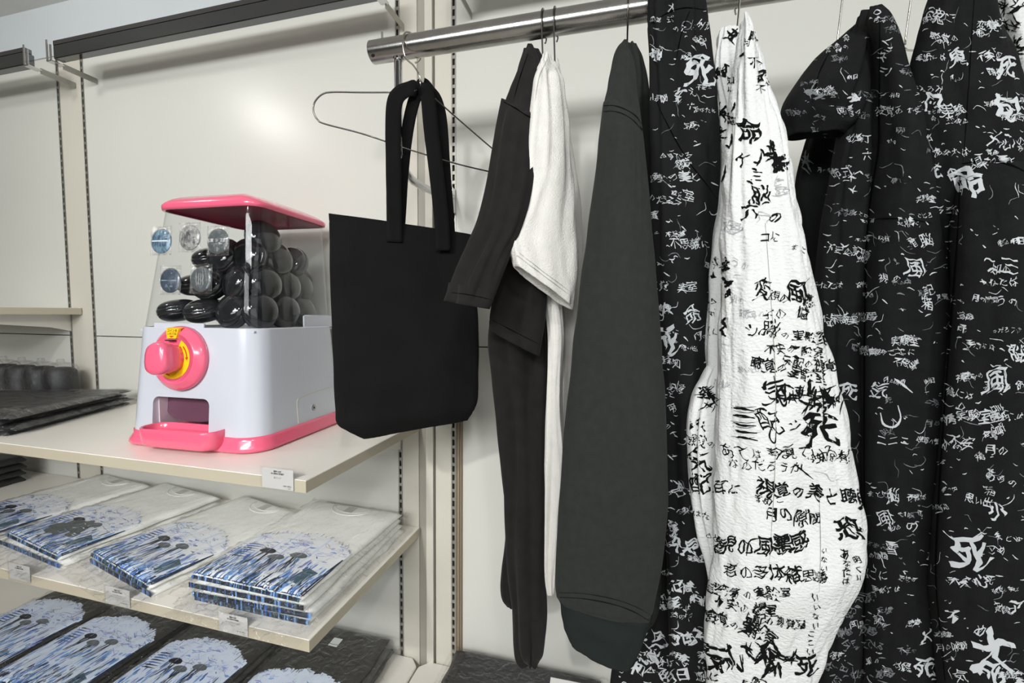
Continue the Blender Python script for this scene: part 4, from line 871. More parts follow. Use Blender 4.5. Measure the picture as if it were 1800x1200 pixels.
def shirt_pack(where, loc, rot, white=True, n=3, seed=1, w=.285, l=.385, th=.0125, group='shirt packs', below='', detail=True, arcy=None, lean=0., tagc=False):
    for k in range(n):
        topm = (k == n-1)
        ang = rot+(0 if topm else math.radians(R2.uniform(-3.5, 3.5))); dx, dy = (0, 0) if topm else (R2.uniform(-.004, .014), R2.uniform(-.012, .006))
        lab = '%s shirt pack, %s in %s' % ('white printed' if white else 'charcoal printed', 'topmost' if topm else ['lowest', 'second lowest', 'third from below'][k], where)
        p = thing('packed_shirt', lab, 'packed shirt', (loc[0]+dx, loc[1]+dy, loc[2]+.0005+k*(th+.0036)), ang, group=group)
        sd = seed*10+k
        s = slab('shirt', w, l, th, 'shirt_white' if white else 'shirt_charcoal', p, sd, amp=.0018 if topm else .0004)
        if topm:
            V = []; Fc = []; fm = []
            for i in range(90):
                x0_ = (i/90-.5)*(w-.01); x1_ = x0_+w/90*R2.uniform(1, 1.9); zt_ = th*R2.uniform(.62, .74)
                n0 = len(V); V += [(x0_, -l/2-.0006, .001), (x1_, -l/2-.0006, .001), (x1_, -l/2+.0012, zt_), (x0_, -l/2+.0012, zt_)]; Fc.append((n0, n0+1, n0+2, n0+3)); fm.append(R2.choice([0, 0, 0, 0, 0, 1, 2, 2, 4, 4, 3]))
            mk('print', V, Fc, None, s, world=False, smooth=False, kind='stuff', mats=['p_navy', 'p_blue', 'p_teal', 'p_sky', 'p_black'], fm=fm)
            shirt_print(s, w, l, th, sd, white, arcy)
            # neckline: a curved collar ridge and its label
            cy0 = l/2-.02
            P = [(x_, cy0-.045*math.sqrt(max(0, 1-(x_/.062)**2))) for x_ in np.linspace(-.062, .062, 25)]
            tube('collar', [(x_, y_, sheet_z(x_, y_, w, l, th, sd)+.0003) for x_, y_ in P], .0013, 'shirt_white' if white else 'shirt_charcoal', s, 8, world=False)
            P = [(x_, cy0-.030*math.sqrt(max(0, 1-(x_/.056)**2))) for x_ in np.linspace(-.056, .056, 25)]
            tube('collar', [(x_, y_, sheet_z(x_, y_, w, l, th, sd)+.0003) for x_, y_ in P], .0008, 'shirt_white' if white else 'shirt_charcoal', s, 8, world=False)
            lm = 'card_grey' if white else 'label_white'; lx = -.0; ly = cy0-.012 if white else cy0-.035
            mk('neck_label', [(x_, y_, sheet_z(x_, y_, w, l, th, sd)+.0012) for x_, y_ in ((lx-.014, ly-.017), (lx+.014, ly-.017), (lx+.014, ly+.014), (lx-.014, ly+.014))], [(0, 1, 2, 3)], lm, s, world=False)
            # folded foot of the shirt and sleeve fold lines
            for q_ in (-1, 1):
                tube('fold_ridge', [(q_*(w/2-.03-.012*t_), y_, sheet_z(q_*(w/2-.03), y_, w, l, th, sd)-.0006) for t_, y_ in ((t_, l/2-.01-t_*l*.4) for t_ in np.linspace(0, 1, 12))], .0016, 'shirt_white' if white else 'shirt_charcoal', s, 6, world=False)
        else:
            # printed edge seen from the side
            V = []; Fc = []; fm = []
            for i in range(80):
                u = i/80; x0_ = (u-.5)*w; x1_ = x0_+w/80*R2.uniform(1, 1.6)
                n0 = len(V); V += [(x0_, -l/2-.0006, .002), (x1_, -l/2-.0006, .002), (x1_, -l/2-.0006, .002+th*R2.uniform(.8, .96)), (x0_, -l/2-.0006, .002+th*R2.uniform(.8, .96))]; Fc.append((n0, n0+1, n0+2, n0+3)); fm.append(R2.choice([0, 0, 0, 1, 2, 4, 4, 3]))
            mk('print', V, Fc, None, s, world=False, smooth=False, kind='stuff', mats=['p_navy', 'p_blue', 'p_teal', 'p_sky', 'p_black'], fm=fm)
        bagfilm(p, w, l, th, sd, front=.055 if k == 0 else .03, side=.02)
R2 = random.Random(5)
zt = ZS2
shirt_pack('the right-end stack of the middle shelf', (-.118, -.235, zt), math.radians(-1), True, 4, 1, group='white shirt packs on the middle shelf')
shirt_pack('the slanted second stack from the right, middle shelf', (-.452, -.225, zt), math.radians(-13), True, 2, 2, group='white shirt packs on the middle shelf')
shirt_pack('the third stack from the right, middle shelf', (-.790, -.205, zt), math.radians(-9), True, 2, 3, group='white shirt packs on the middle shelf')
shirt_pack('the stack at the picture edge, middle shelf', (-1.085, -.20, zt), math.radians(-7), True, 2, 4, w=.27, group='white shirt packs on the middle shelf')
zt = ZB
shirt_pack('the right-end stack of the bottom shelf', (-.165, -.215, zt), math.radians(2), False, 4, 5, arcy=.035, group='charcoal shirt packs on the bottom shelf')
shirt_pack('the second stack from the right, bottom shelf', (-.495, -.235, zt), math.radians(-1), False, 4, 6, arcy=.075, group='charcoal shirt packs on the bottom shelf')
shirt_pack('the third stack from the right, bottom shelf', (-.825, -.235, zt), math.radians(-2), False, 4, 7, arcy=.08, group='charcoal shirt packs on the bottom shelf')
shirt_pack('the stack at the picture edge, bottom shelf', (-1.12, -.23, zt), math.radians(-3), False, 4, 8, w=.27, arcy=.08, group='charcoal shirt packs on the bottom shelf')
# dark blot on the third white pack is part of its print
# black folded bags on the upper shelf
for k, (dx, dy, r_) in enumerate(((0, 0, 20), (.012, .006, 21.5), (-.008, -.004, 19), (.004, .004, 20.5))):
    p = thing('folded_bag', 'flat black folded bag, %s of the pile left of the capsule machine' % ['lowest', 'second lowest', 'second from the top', 'topmost'][k], 'folded bag', (-1.083+dx, -.300+dy, ZS1+.0005+k*.0135), math.radians(r_), group='flat black packs on the upper shelf')
    slab('cloth', .385, .385, .0105, 'bag_black', p, 90+k, amp=.003 if k == 3 else .001, edge=.02)
    bagfilm(p, .385, .385, .0105, 90+k, front=.015)
# rolled black bundles in clear wrap behind them
for k in range(5):
    x = -1.64+.098*k; y = -.075
    p = thing('rolled_bundle', 'black rolled bundle in crinkled clear wrap behind the flat black packs, %s from the right' % ['fifth', 'fourth', 'third', 'second', 'first'][k], 'rolled bundle', (x, y, ZS1+.0005), .1*k, group='rolled black bundles on the upper shelf')
    R = []
    for (f_, z) in ((.6, 0), (.95, .004), (1, .02), (1.02, .05), (1, .085), (.93, .102), (.7, .112), (.3, .115)):
        R.append([(.043*f_*(1+.08*noise.noise(Vector((math.cos(a_)*2+k*5, math.sin(a_)*2, z*20))))*math.cos(a_), .043*f_*(1+.08*noise.noise(Vector((math.cos(a_)*2+k*5, math.sin(a_)*2, z*20))))*math.sin(a_), z) for a_ in np.linspace(0, 2*PI, 28, endpoint=False)])
    rings('cloth', R, 'bag_black', p, world=False)
    R = []
    for (f_, z) in ((1.08, .001), (1.1, .03), (1.12, .07), (1.1, .10), (.9, .12), (.55, .128), (.25, .130), (.2, .142)):
        R.append([(.043*f_*(1+.10*noise.noise(Vector((math.cos(a_)*4+k*9, math.sin(a_)*4, z*60))))*math.cos(a_), .043*f_*(1+.10*noise.noise(Vector((math.cos(a_)*4+k*9, math.sin(a_)*4, z*60))))*math.sin(a_), z+.002*noise.noise(Vector((a_*3, z*50, k)))) for a_ in np.linspace(0, 2*PI, 40, endpoint=False)])
    rings('plastic_bag', R, 'film_crinkle', p, world=False, cap0=False)
# black packs at the far left of the middle shelf
for k in range(4):
    p = thing('packed_shirt', 'black pack, %s of the pile far left on the middle shelf' % ['lowest', 'second lowest', 'second from the top', 'topmost'][k], 'packed shirt', (-1.60+.002*k, -.25, ZS2+.0005+k*.024), math.radians(-1+k*.6), group='black packs far left on the middle shelf')
    slab('shirt', .27, .36, .02, 'bag_black', p, 70+k, amp=.001); bagfilm(p, .27, .36, .02, 70+k, front=.02)
# black pack on the bottom shelf under the clothes
for k in range(4):
    p = thing('packed_shirt', 'black pack under the t-shirts, %s of its pile' % ['lowest', 'second lowest', 'second from the top', 'topmost'][k], 'packed shirt', (.385, -.185-.002*k, ZB+.0005+k*.021), math.radians(-3+k), group='black packs under the clothes')
    slab('shirt', .40, .34, .017, 'bag_black', p, 60+k, amp=.003, edge=.02)
    bagfilm(p, .40, .34, .017, 60+k, m='film_crinkle', front=.02, side=.02)
# barcode labels on bags
# price cards in clear holders on the shelf fronts
def card(x0, z1, zs_, label, lines):
    w, h = .0705, .0385; y = -.4578
    t = thing('price_card', label, 'price card', (x0+w/2, y, z1-h), group='price cards on the shelf edges')
    box('holder', (x0-.003, y-.0022, z1-h-.003), (x0+w+.003, y-.0010, z1+.003), 'acrylic', t, bevel=.0004)
    box('holder_clip', (x0+.002, y+.0, zs_+.0002), (x0+w-.002, y+.022, zs_+.0010), 'acrylic', t)
    c = box('card', (x0, y-.0008, z1-h), (x0+w, y-.0002, z1), 'card_grey', t)
    v, tr_ = text_flat(lines)
    mk('lettering', [(x0+w/2+a, y-.0010, z1-h/2+b) for a, b in v], tr_, 'card_ink', c, smooth=False)
two = [('死覚シ之展', 0, .0135, .0034, .05), ('死と視覚の実験室展', 0, .0092, .0032, .05)]
card(-.034, 1.2095, ZS1, 'grey price card on the front edge of the upper shelf below the capsule machine', two+[('缶バッジ', 0, .0015, .0042, 0), ('¥660 (税込)', .022, -.0125, .0030, .02), ('(税抜)', .026, -.0168, .0022, 0)])
card(-.459, .9045, ZS2, 'grey price card on the middle shelf edge below the turned shirt pack', two+[('プリントTシャツ', 0, .0025, .0034, 0), ('ホワイト', 0, -.0030, .0034, 0), ('¥4,400 (税込)', .020, -.0125, .0030, .02), ('(税抜)', .026, -.0168, .0022, 0)])
card(-.149, .9035, ZS2, 'grey price card near the right end of the middle shelf edge', two+[('ウィンドウプリントTシャツ', 0, .0025, .0030, 0), ('ホワイト', 0, -.0030, .0034, 0), ('¥4,400 (税込)', .020, -.0125, .0030, .02), ('(税抜)', .026, -.0168, .0022, 0)])
card(-.770, .9075, ZS2, 'grey price card at the far left of the middle shelf edge', two+[('プリントTシャツ', 0, .0025, .0034, 0), ('ブラック', 0, -.0030, .0034, 0), ('¥4,400 (税込)', .020, -.0125, .0030, .02)])
t = thing('price_card', 'white card propped on the black pack below the clothes', 'price card', (.62, -.30, .56))
V = [tuple(atY(x, y, -.33)) for x, y in ((968, 1190), (1078, 1212), (1074, 1250), (962, 1232))]
V2 = [(a, b+.0008, c) for a, b, c in V]
mk('card', V+V2, [(0, 1, 2, 3), (7, 6, 5, 4), (0, 4, 5, 1), (1, 5, 6, 2), (2, 6, 7, 3), (3, 7, 4, 0)], 'card_grey', t, smooth=False)

# ------------------------------------------------------------------ handwriting printed on the clothes: glyph outlines laid on the cloth surface
FG = {}
def fine_glyph(ch, wt):
    key = (ch, round(wt, 3))
    if key in FG: return FG[key]
    V, T = glyph(ch, wt, 2); V = [tuple(p) for p in V]; T = [tuple(int(i) for i in f) for f in T]
    for _ in range(2):
        mid = {}; N = []
        def m_(a, b):
            k = (min(a, b), max(a, b))
            if k not in mid:
                if math.dist(V[a], V[b]) < .10: return None
                mid[k] = len(V); V.append(((V[a][0]+V[b][0])/2, (V[a][1]+V[b][1])/2))
            return mid[k]
        for a, b, c in T:
            x, y, z = m_(a, b), m_(b, c), m_(c, a)
            if x is not None and y is not None and z is not None: N += [(a, x, z), (x, b, y), (z, y, c), (x, y, z)]
            elif x is None and y is None and z is None: N.append((a, b, c))
            else:
                poly = [i for i in (a, x, b, y, c, z) if i is not None]      # fan from a split corner keeps edges matched
                s = next(i for i, q in enumerate(poly) if q in (x, y, z)); poly = poly[s:]+poly[:s]
                N += [(poly[0], poly[i], poly[i+1]) for i in range(1, len(poly)-1)]
        T = N
    FG[key] = (np.array(V), np.array(T)); return FG[key]
class Ink:
    def __init__(self, objs):
        V = []; F_ = []; n = 0
        for o in objs:
            org = ORI[o.name]; me = o.data
            a = np.empty(len(me.vertices)*3); me.vertices.foreach_get('co', a); a = a.reshape(-1, 3)+org
            V += a.tolist(); F_ += [tuple(v+n for v in p.vertices) for p in me.polygons]; n += len(a)
        self.t = BVHTree.FromPolygons(V, F_); self.V = []; self.F = []; self.M = []; self.mats = []
    def lay(self, P, T, m, eye=CAM, off=.0007, worn=0., maxgap=.02):
        """P: photograph-frame points of a flat mark; thrown from eye onto the cloth"""
        if m not in self.mats: self.mats.append(m)
        mi = self.mats.index(m); idx = {}; pos = []
        E_ = Vector(eye); sh = Vector(eye)-Vector(CAM)
        for i, (x, y) in enumerate(P):
            loc, nrm, fi, d = self.t.ray_cast(E_, Vector(ray(x, y)).normalized())
            if loc is None: continue
            if nrm.dot(loc-E_) > 0: nrm = -nrm
            idx[i] = len(self.V)+len(pos); pos.append(loc+nrm*off)
        base = len(self.V); self.V += [p[:] for p in pos]
        for a, b, c in T:
            a, b, c = int(a), int(b), int(c)
            if a in idx and b in idx and c in idx:
                pa, pb, pc = pos[idx[a]-base], pos[idx[b]-base], pos[idx[c]-base]
                if (pa-pb).length > maxgap or (pb-pc).length > maxgap or (pa-pc).length > maxgap: continue
                if worn:
                    q = (pa+pb+pc)/3
                    if noise.noise(q*160)+.35*noise.noise(q*500) > 1-worn*1.35: continue
                self.F.append((idx[a], idx[b], idx[c])); self.M.append(mi)
    def glyph(self, ch, x, y, sz, ang=0, wt=.01, m='ink_black', worn=0, eye=CAM, wob=.075, sh=None):
        v, t = glyph(ch, wt, 1 if sz < 21 else 2)
        if sz > 26: v, t = fine_glyph(ch, min(wt, .022))
        if len(v) == 0: return
        P = v.copy(); s_ = random.uniform(-.25, .15) if sh is None else sh; k = random.random()*50
        P = P*[random.uniform(.85, 1.12), random.uniform(.85, 1.15)]
        P = P+wob*np.stack([np.sin(P[:, 1]*7+k)+.5*np.sin(P[:, 1]*15+k*2), np.sin(P[:, 0]*6+k*3)+.5*np.sin(P[:, 0]*13+k)], 1)
        if sz > 26: P = P+.009*np.stack([np.sin(P[:, 1]*31+k*5)+np.sin(P[:, 0]*23+k), np.sin(P[:, 0]*27+k)+np.sin(P[:, 1]*37+k*2)], 1)
        P[:, 0] += s_*P[:, 1]; a = ang+random.uniform(-.08, .08); c, s = math.cos(a), math.sin(a)
        Q = np.stack([x+sz*(P[:, 0]*c+P[:, 1]*s), y+sz*(P[:, 0]*s-P[:, 1]*c)], 1)
        self.lay(Q, t, m, eye, worn=worn, maxgap=max(.012, sz/F_PX*.9))
    def line(self, s, x, y, sz, ang=.04, wt=.01, m='ink_black', vert=False, adv=.92, **k):
        """centre of the line at x, y"""
        n = len(s); jit = .10
        for i, ch in enumerate(s):
            u = (i-(n-1)/2)*adv*sz; z = sz*random.uniform(.85, 1.15)
            if ch in 'のにとはいなまこめ': z *= .78
            if vert: gx, gy = x+random.uniform(-jit, jit)*sz, y+u
            else: gx, gy = x+u*math.cos(ang), y+u*math.sin(ang)+random.uniform(-jit, jit)*sz
            if ch != ' ': self.glyph(ch, gx, gy, z, ang, wt, m, **k)
    def stroke(self, pts, w, m='ink_black', n=10, **k):
        P = cat(pts, n); tt = np.linspace(0, 1, n); W = w*(.25+.75*np.sin(PI*np.clip(tt*.9+.08, 0, 1)))*(1+.25*np.sin(tt*17+w))
        V, T = brush_poly(P, W); self.lay(V, T, m, **k)
    def blot(self, x, y, w, h, n=18, m='ink_black', wmax=9, **k):
        for _ in range(n):
            cx, cy = x+random.uniform(-.5, .5)*w, y+random.uniform(-.5, .5)*h; a = random.uniform(-.9, .9)+random.choice([0, PI/2]); L_ = random.uniform(.15, .4)*min(w, h)+4
            self.stroke([(cx-L_*math.cos(a), cy-L_*math.sin(a)), (cx+random.uniform(-3, 3), cy+random.uniform(-3, 3)), (cx+L_*math.cos(a), cy+L_*math.sin(a))], random.uniform(2, wmax), m, **k)
    def scatter(self, box_, n, sizes=(10, 19), m='ink_white', worn=.3, eye=CAM, wt=-.004, phr=None, marks=1.0, seed=0):
        x0, y0, x1, y1 = box_; R_ = random.Random(seed); used = []
        phr = phr or PHR
        for _ in range(n*8):
            if len(used) >= n: break
            s = R_.choice(phr); sz = R_.uniform(*sizes); L_ = len(s)*sz*.9
            x, y = R_.uniform(x0, x1), R_.uniform(y0, y1)
            if any(abs(x-a) < (L_+l)/2+2 and abs(y-b) < (sz+z)*.52 for a, b, l, z in used): continue
            used.append((x, y, L_, sz)); self.line(s, x, y, sz, ang=R_.uniform(-.12, .16), wt=wt+R_.choice((0, .005, .010)), m=m, worn=worn, eye=eye, wob=.12)
        for _ in range(int(n*1.6*marks)):
            x, y = R_.uniform(x0, x1), R_.uniform(y0, y1); a = R_.uniform(-.5, .9); L_ = R_.uniform(3, 14); b = R_.uniform(-5, 5)
            self.stroke([(x, y), (x+L_*.5*math.cos(a)+b*.3, y+L_*.5*math.sin(a)+b*.5), (x+L_*math.cos(a), y+L_*math.sin(a))], R_.uniform(.8, 2.6), m, 6, worn=worn*.6, eye=eye)
    def flourish(self, box_, n, m='ink_white', seed=0, **k):
        R_ = random.Random(seed); x0, y0, x1, y1 = box_
        for _ in range(n):
            x, y = R_.uniform(x0, x1), R_.uniform(y0, y1); a = R_.uniform(-.6, 1.2); P = [(x, y)]
            for j in range(3): a += R_.uniform(-1.2, 1.2); L_ = R_.uniform(5, 13); x += L_*math.cos(a); y += L_*math.sin(a); P.append((x, y))
            self.stroke(P, R_.uniform(.7, 1.7), m if R_.random() < .35 else 'ink_grey', 10, **k)
    def done(self, parent, name='handwriting'):
        print(parent.name, 'ink tris', len(self.F))
        mk(name, self.V, self.F, None, parent, smooth=False, kind='stuff', mats=self.mats, fm=self.M)
PHR = ['不安の', '実験室', '聴覚の', '視覚の美と', '感覚', '耳に', 'まとめ', '脳の', '風景', '変視の', '気配', '死', 'あなたは', '明日', '記憶', '不思議', '今見ている', '手紙には', '思い出', '夢の中', 'のだろうか', '箱', '覚醒', '月の隙間', '感情の', 'こころ', '命', '知の']
J = Ink(PR_T['jack'])
for s, x, y, sz, wt in (('句', 1313, 75, 15, .01), ('鍵', 1326, 66, 18, .02), ('不', 1327, 112, 24, .0), ('魂', 1344, 138, 26, .02), ('不', 1337, 158, 18, 0), ('命', 1317, 232, 50, .035), ('ケ', 1305, 284, 28, .01), ('三', 1330, 312, 22, .01), ('脳', 1338, 345, 32, .015), ('六', 1318, 372, 34, .015), ('の', 1363, 383, 24, .02), ('の', 1277, 124, 24, .035), ('竜', 1286, 214, 18, .02), ('変', 1340, 512, 36, .005), ('視', 1362, 521, 22, 0), ('の', 1378, 526, 18, .01), ('風', 1402, 514, 48, .012), ('機', 1421, 532, 22, .01), ('憶', 1410, 552, 22, .015), ('気', 1362, 692, 50, .0), ('配', 1352, 742, 50, 0), ('死', 1443, 757, 60, .04), ('恐', 1492, 932, 46, .02), ('気', 1264, 1160, 56, .02), ('死', 1418, 1172, 40, .03), ('気', 1229, 812, 40, .015), ('配', 1230, 852, 34, .015), ('楽', 1243, 692, 28, .015), ('ま', 1334, 876, 20, .01)):
    J.glyph(ch=s, x=x, y=y, sz=sz, wt=wt)
for s, x, y, sz, wt, a in (('コに', 1353, 418, 20, .0, .1), ('まと', 1404, 438, 18, .005, .25), ('子の', 1362, 553, 24, 0, .1), ('シ脳', 1338, 580, 34, .0, .05), ('のの実験室', 1403, 592, 24, .01, .12), ('不安の', 1372, 615, 20, .005, .05), ('実験室', 1418, 620, 22, .018, .05), ('気配の視覚', 1421, 640, 20, .014, .1), ('聴覚の実験室', 1385, 652, 25, .01, .22), ('シ憑', 1410, 752, 26, .0, .15), ('あてはまる', 1330, 796, 28, .0, .03), ('今見ている耳', 1424, 796, 26, .0, .03), ('なのだろうか', 1345, 820, 24, 0, .06), ('耳に', 1278, 857, 28, .005, .12), ('視覚の美と聴覚', 1432, 868, 32, .02, .14), ('めこ', 1360, 880, 22, .01, 0), ('月の隙間', 1394, 908, 28, .012, .08), ('観の風景', 1327, 962, 38, .012, .03), ('霊感', 1388, 958, 36, .018, -.05), ('君の', 1298, 1004, 30, .005, .1), ('多体箱', 1366, 1008, 30, .01, .03), ('不思議', 1420, 1015, 24, .005, .05), ('尾変身', 1268, 1035, 24, .015, .35), ('のの実験室', 1336, 1045, 24, .01, -.02), ('不安の', 1287, 1062, 24, .01, .25), ('爆室', 1345, 1072, 22, .015, .05), ('気配の視覚室', 1362, 1092, 20, .014, .14), ('感覚の実験室', 1302, 1102, 24, .014, .32), ('不安', 1222, 748, 20, .01, .1), ('感覚の', 1232, 778, 20, .01, .1), ('はな', 1233, 906, 18, .01, .2), ('のど', 1252, 945, 16, .01, .4), ('耳に', 1250, 585, 20, .005, .1), ('今知の耳', 1455, 806, 20, .01, 0)):
    J.line(s, x, y, sz, a, wt)
for s, x, y, sz in (('いないい', 1447, 992, 17), ('あなたは', 1486, 998, 17), ('明くい', 1508, 1000, 17), ('いいない', 1434, 1075, 18), ('ここい', 1426, 1130, 17), ('風景', 1250, 470, 22), ('の気', 1252, 540, 20), ('知に', 1285, 150, 16)): J.line(s, x, y, sz, 0, .015, vert=True)
J.blot(1357, 268, 16, 28, 8, wmax=8); J.blot(1367, 286, 16, 30, 9, wmax=10); J.blot(1378, 290, 10, 20, 5, wmax=8)
J.blot(1390, 690, 46, 24, 16, wmax=5); J.blot(1438, 698, 44, 36, 24, wmax=6); J.blot(1468, 706, 26, 26, 8, wmax=5)
J.blot(1325, 1148, 40, 26, 14, wmax=7); J.blot(1358, 1155, 36, 50, 20, wmax=7); J.blot(1392, 1158, 30, 24, 8, wmax=5)
J.blot(1283, 66, 20, 20, 9, wmax=6); J.blot(1262, 128, 18, 20, 8, wmax=9); J.blot(1268, 202, 22, 24, 10, wmax=5); J.blot(1266, 236, 18, 18, 8, wmax=5); J.blot(1278, 470, 14, 22, 6, wmax=7); J.blot(1280, 505, 12, 28, 5, wmax=9); J.blot(1272, 575, 8, 30, 4, wmax=7); J.blot(1245, 700, 26, 32, 12, wmax=4)
for i in range(5): J.stroke([(1286+i*2, 716+i*13), (1305, 719+i*13+random.uniform(-3, 3)), (1326+i*1.5, 722+i*13)], 4, n=12)
for i in range(7): J.stroke([(1290+random.uniform(-6, 6), 712+i*9), (1310, 716+i*9), (1330+random.uniform(-4, 8), 714+i*9)], 1.2, n=8)
for a_, b_ in (((1330, 292), (1338, 268)), ((1324, 285), (1331, 288)), ((1322, 296), (1330, 301)), ((1312, 318), (1324, 324)), ((1336, 262), (1342, 272)), ((1292, 180), (1286, 196)), ((1300, 100), (1308, 92)), ((1269, 320), (1276, 290)), ((1276, 255), (1282, 262)), ((1287, 235), (1282, 260))): J.stroke([a_, ((a_[0]+b_[0])/2+2, (a_[1]+b_[1])/2), b_], 4, n=8)
for i in range(16):   # pale wash faces
    cx, cy = random.choice([(1366, 318), (1372, 336), (1290, 400), (1340, 385)]); r_ = random.uniform(5, 15); ph = random.random()*6
    J.stroke([(cx+random.uniform(-8, 8)+r_*math.cos(ph+j*.9), cy+random.uniform(-4, 4)+r_*.8*math.sin(ph+j*.9)) for j in range(5)], 1.6, 'ink_wash', 12)
J.stroke([(1360, 660), (1366, 690), (1376, 712), (1382, 706), (1374, 680)], 4, n=14); J.stroke([(1362, 735), (1352, 765), (1362, 778), (1364, 750)], 3, n=14)
J.stroke([(1395, 815), (1412, 828), (1430, 842)], 3, n=10); J.stroke([(1430, 828), (1450, 832), (1462, 845), (1480, 838)], 1.6, 'ink_wash', 12)
J.stroke([(1278, 1130), (1286, 1155), (1306, 1180), (1300, 1150)], 5, n=14); J.stroke([(1352, 648), (1360, 630)], 2); J.stroke([(1312, 976), (1318, 950), (1340, 945)], 3, n=10)
J.scatter((1262, 420, 1330, 700), 5, (13, 18), 'ink_wash', 0, wt=0, seed=3, marks=.4); J.scatter((1245, 1185, 1400, 1300), 10, (18, 26), 'ink_black', 0, wt=.012, seed=4, marks=.4)
for ex, sd in ((-.9, 11), (.9, 12)):    # the same print carries on round the sides
    J.scatter((1400 if ex > 0 else 1150, 60, 1900 if ex > 0 else 1650, 1150), 26, (18, 30), 'ink_black', 0, eye=CAM+_r*ex*.5+_f*.05, wt=.01, seed=sd, marks=.3)
J.done(jack)

K = Ink(PR_T['jack2']); K.blot(1775, 30, 30, 60, 14, 'ink_black', 4, worn=.3); K.blot(1790, 90, 20, 50, 10, 'ink_black', 4, worn=.2); K.scatter((1755, 0, 1900, 1100), 30, (14, 26), 'ink_black', .1, wt=.01, seed=9); K.done(jack2)

P_ = Ink(PR_T['pants'])
for s, x, y, sz, wt in (('死', 1230, 128, 52, .03), ('ケ', 1196, 166, 26, .03), ('え', 1216, 163, 16, 0), ('六', 1216, 188, 16, 0), ('の', 1184, 312, 18, .0), ('美', 1204, 312, 22, .01), ('と', 1222, 312, 18, 0), ('室', 1211, 346, 22, 0), ('小', 1167, 543, 24, .01), ('命', 1217, 556, 32, .005), ('死', 1171, 602, 56, .02), ('耳', 1172, 634, 18, 0), ('知', 1190, 640, 18, 0), ('ん', 1233, 40, 18, 0), ('メ', 1180, 15, 18, .01), ('式', 1178, 35, 14, 0), ('と', 1180, 695, 14, 0), ('魂', 1150, 98, 24, .02)):
    P_.glyph(s, x, y, sz, 0, wt, 'ink_white', worn=.08)
for s, x, y, sz, a in (('不思議に', 1213, 431, 19, .02), ('感覚 実室', 1183, 505, 18, .02), ('不安の', 1160, 748, 15, .1), ('のだろう', 1170, 352, 17, .1)): P_.line(s, x, y, sz, a, .0, 'ink_white', worn=.1)
P_.scatter((1142, 5, 1258, 1200), 44, (9, 16), worn=.5, seed=21, marks=1.6)
P_.scatter((1150, 860, 1245, 1200), 10, (18, 30), worn=.2, seed=25, wt=.01)
P_.scatter((1076, 1120, 1180, 1200), 9, (18, 34), worn=.15, seed=22, wt=.012)
for ex, sd in ((-.45, 23), (.45, 24)): P_.scatter((1050, 20, 1400, 1150), 26, (10, 20), worn=.4, eye=CAM+_r*ex, seed=sd)
P_.flourish((1142, 5, 1256, 1195), 60, seed=5, worn=.1)
P_.done(pants)

A_ = Ink(PR_T['hoodA'])
for s, x, y, sz, wt in (('風', 1608, 472, 44, 0), ('脳', 1628, 424, 26, 0), ('視', 1553, 490, 20, -.004), ('の', 1576, 490, 16, -.004), ('記', 1632, 512, 24, .0), ('箱', 1630, 535, 22, 0), ('不', 1467, 562, 18, 0), ('実', 1500, 565, 18, 0), ('ネ', 1552, 100, 20, .01), ('ノ', 1563, 128, 16, .02), ('丁', 1524, 245, 18, 0), ('六', 1524, 275, 18, 0), ('気', 1545, 688, 34, 0), ('死', 1492, 690, 34, .02), ('脳', 1570, 873, 26, -.002), ('の', 1602, 876, 18, -.004), ('風', 1556, 912, 30, -.002), ('の', 1603, 925, 24, 0), ('雪', 1568, 965, 26, -.002), ('メ', 1628, 1120, 30, .01), ('死', 1625, 1175, 34, .012), ('記', 1545, 1090, 20, 0)):
    A_.glyph(s, x, y, sz, 0, wt, 'ink_white', worn=.12)
for s, x, y, sz, a in (('変覚の', 1565, 197, 17, .05), ('命式へ', 1490, 305, 22, -.1), ('不安の記憶', 1490, 442, 18, .22), ('不思議の覚醒', 1492, 560, 18, -.05), ('聴覚のここに', 1560, 620, 18, .02), ('聴覚の一二に', 1560, 618, 12, 0), ('ニニニ', 1570, 775, 22, .05), ('実験室', 1590, 600, 18, .05), ('のにに', 1532, 1010, 22, .05)): A_.line(s, x, y, sz, a, -.002, 'ink_white', worn=.18)
A_.blot(1430, 162, 26, 20, 10, 'ink_grey', 4, worn=.3); A_.blot(1424, 285, 24, 34, 8, 'ink_grey', 3, worn=.2); A_.blot(1502, 178, 12, 16, 6, 'ink_white', 5); A_.blot(1498, 325, 8, 30, 6, 'ink_white', 2)
A_.stroke([(1548, 725), (1553, 745), (1572, 750), (1583, 735), (1578, 712)], 4, 'ink_white', 14); A_.stroke([(1572, 665), (1586, 675), (1604, 690)], 4, 'ink_white', 10); A_.stroke([(1536, 24), (1541, 18), (1548, 22), (1542, 26), (1536, 24)], 2, 'ink_white', 12)
A_.scatter((1440, 30, 1665, 1200), 62, (9, 16), worn=.5, seed=31, marks=1.5); A_.scatter((1440, 30, 1665, 1200), 26, (9, 14), m='ink_grey', worn=.5, seed=36, marks=2)
A_.scatter((1440, 1030, 1560, 1200), 12, (14, 26), 'ink_grey', worn=.4, seed=33)
A_.scatter((1385, 100, 1500, 240), 6, (8, 14), 'ink_grey', worn=.5, seed=32)
for ex, sd in ((-.45, 34), (.45, 35)): A_.scatter((1300, 60, 1850, 1150), 32, (10, 22), worn=.4, eye=CAM+_r*ex, seed=sd)
A_.flourish((1445, 60, 1662, 1195), 90, seed=6, worn=.15)
A_.done(hoodA)

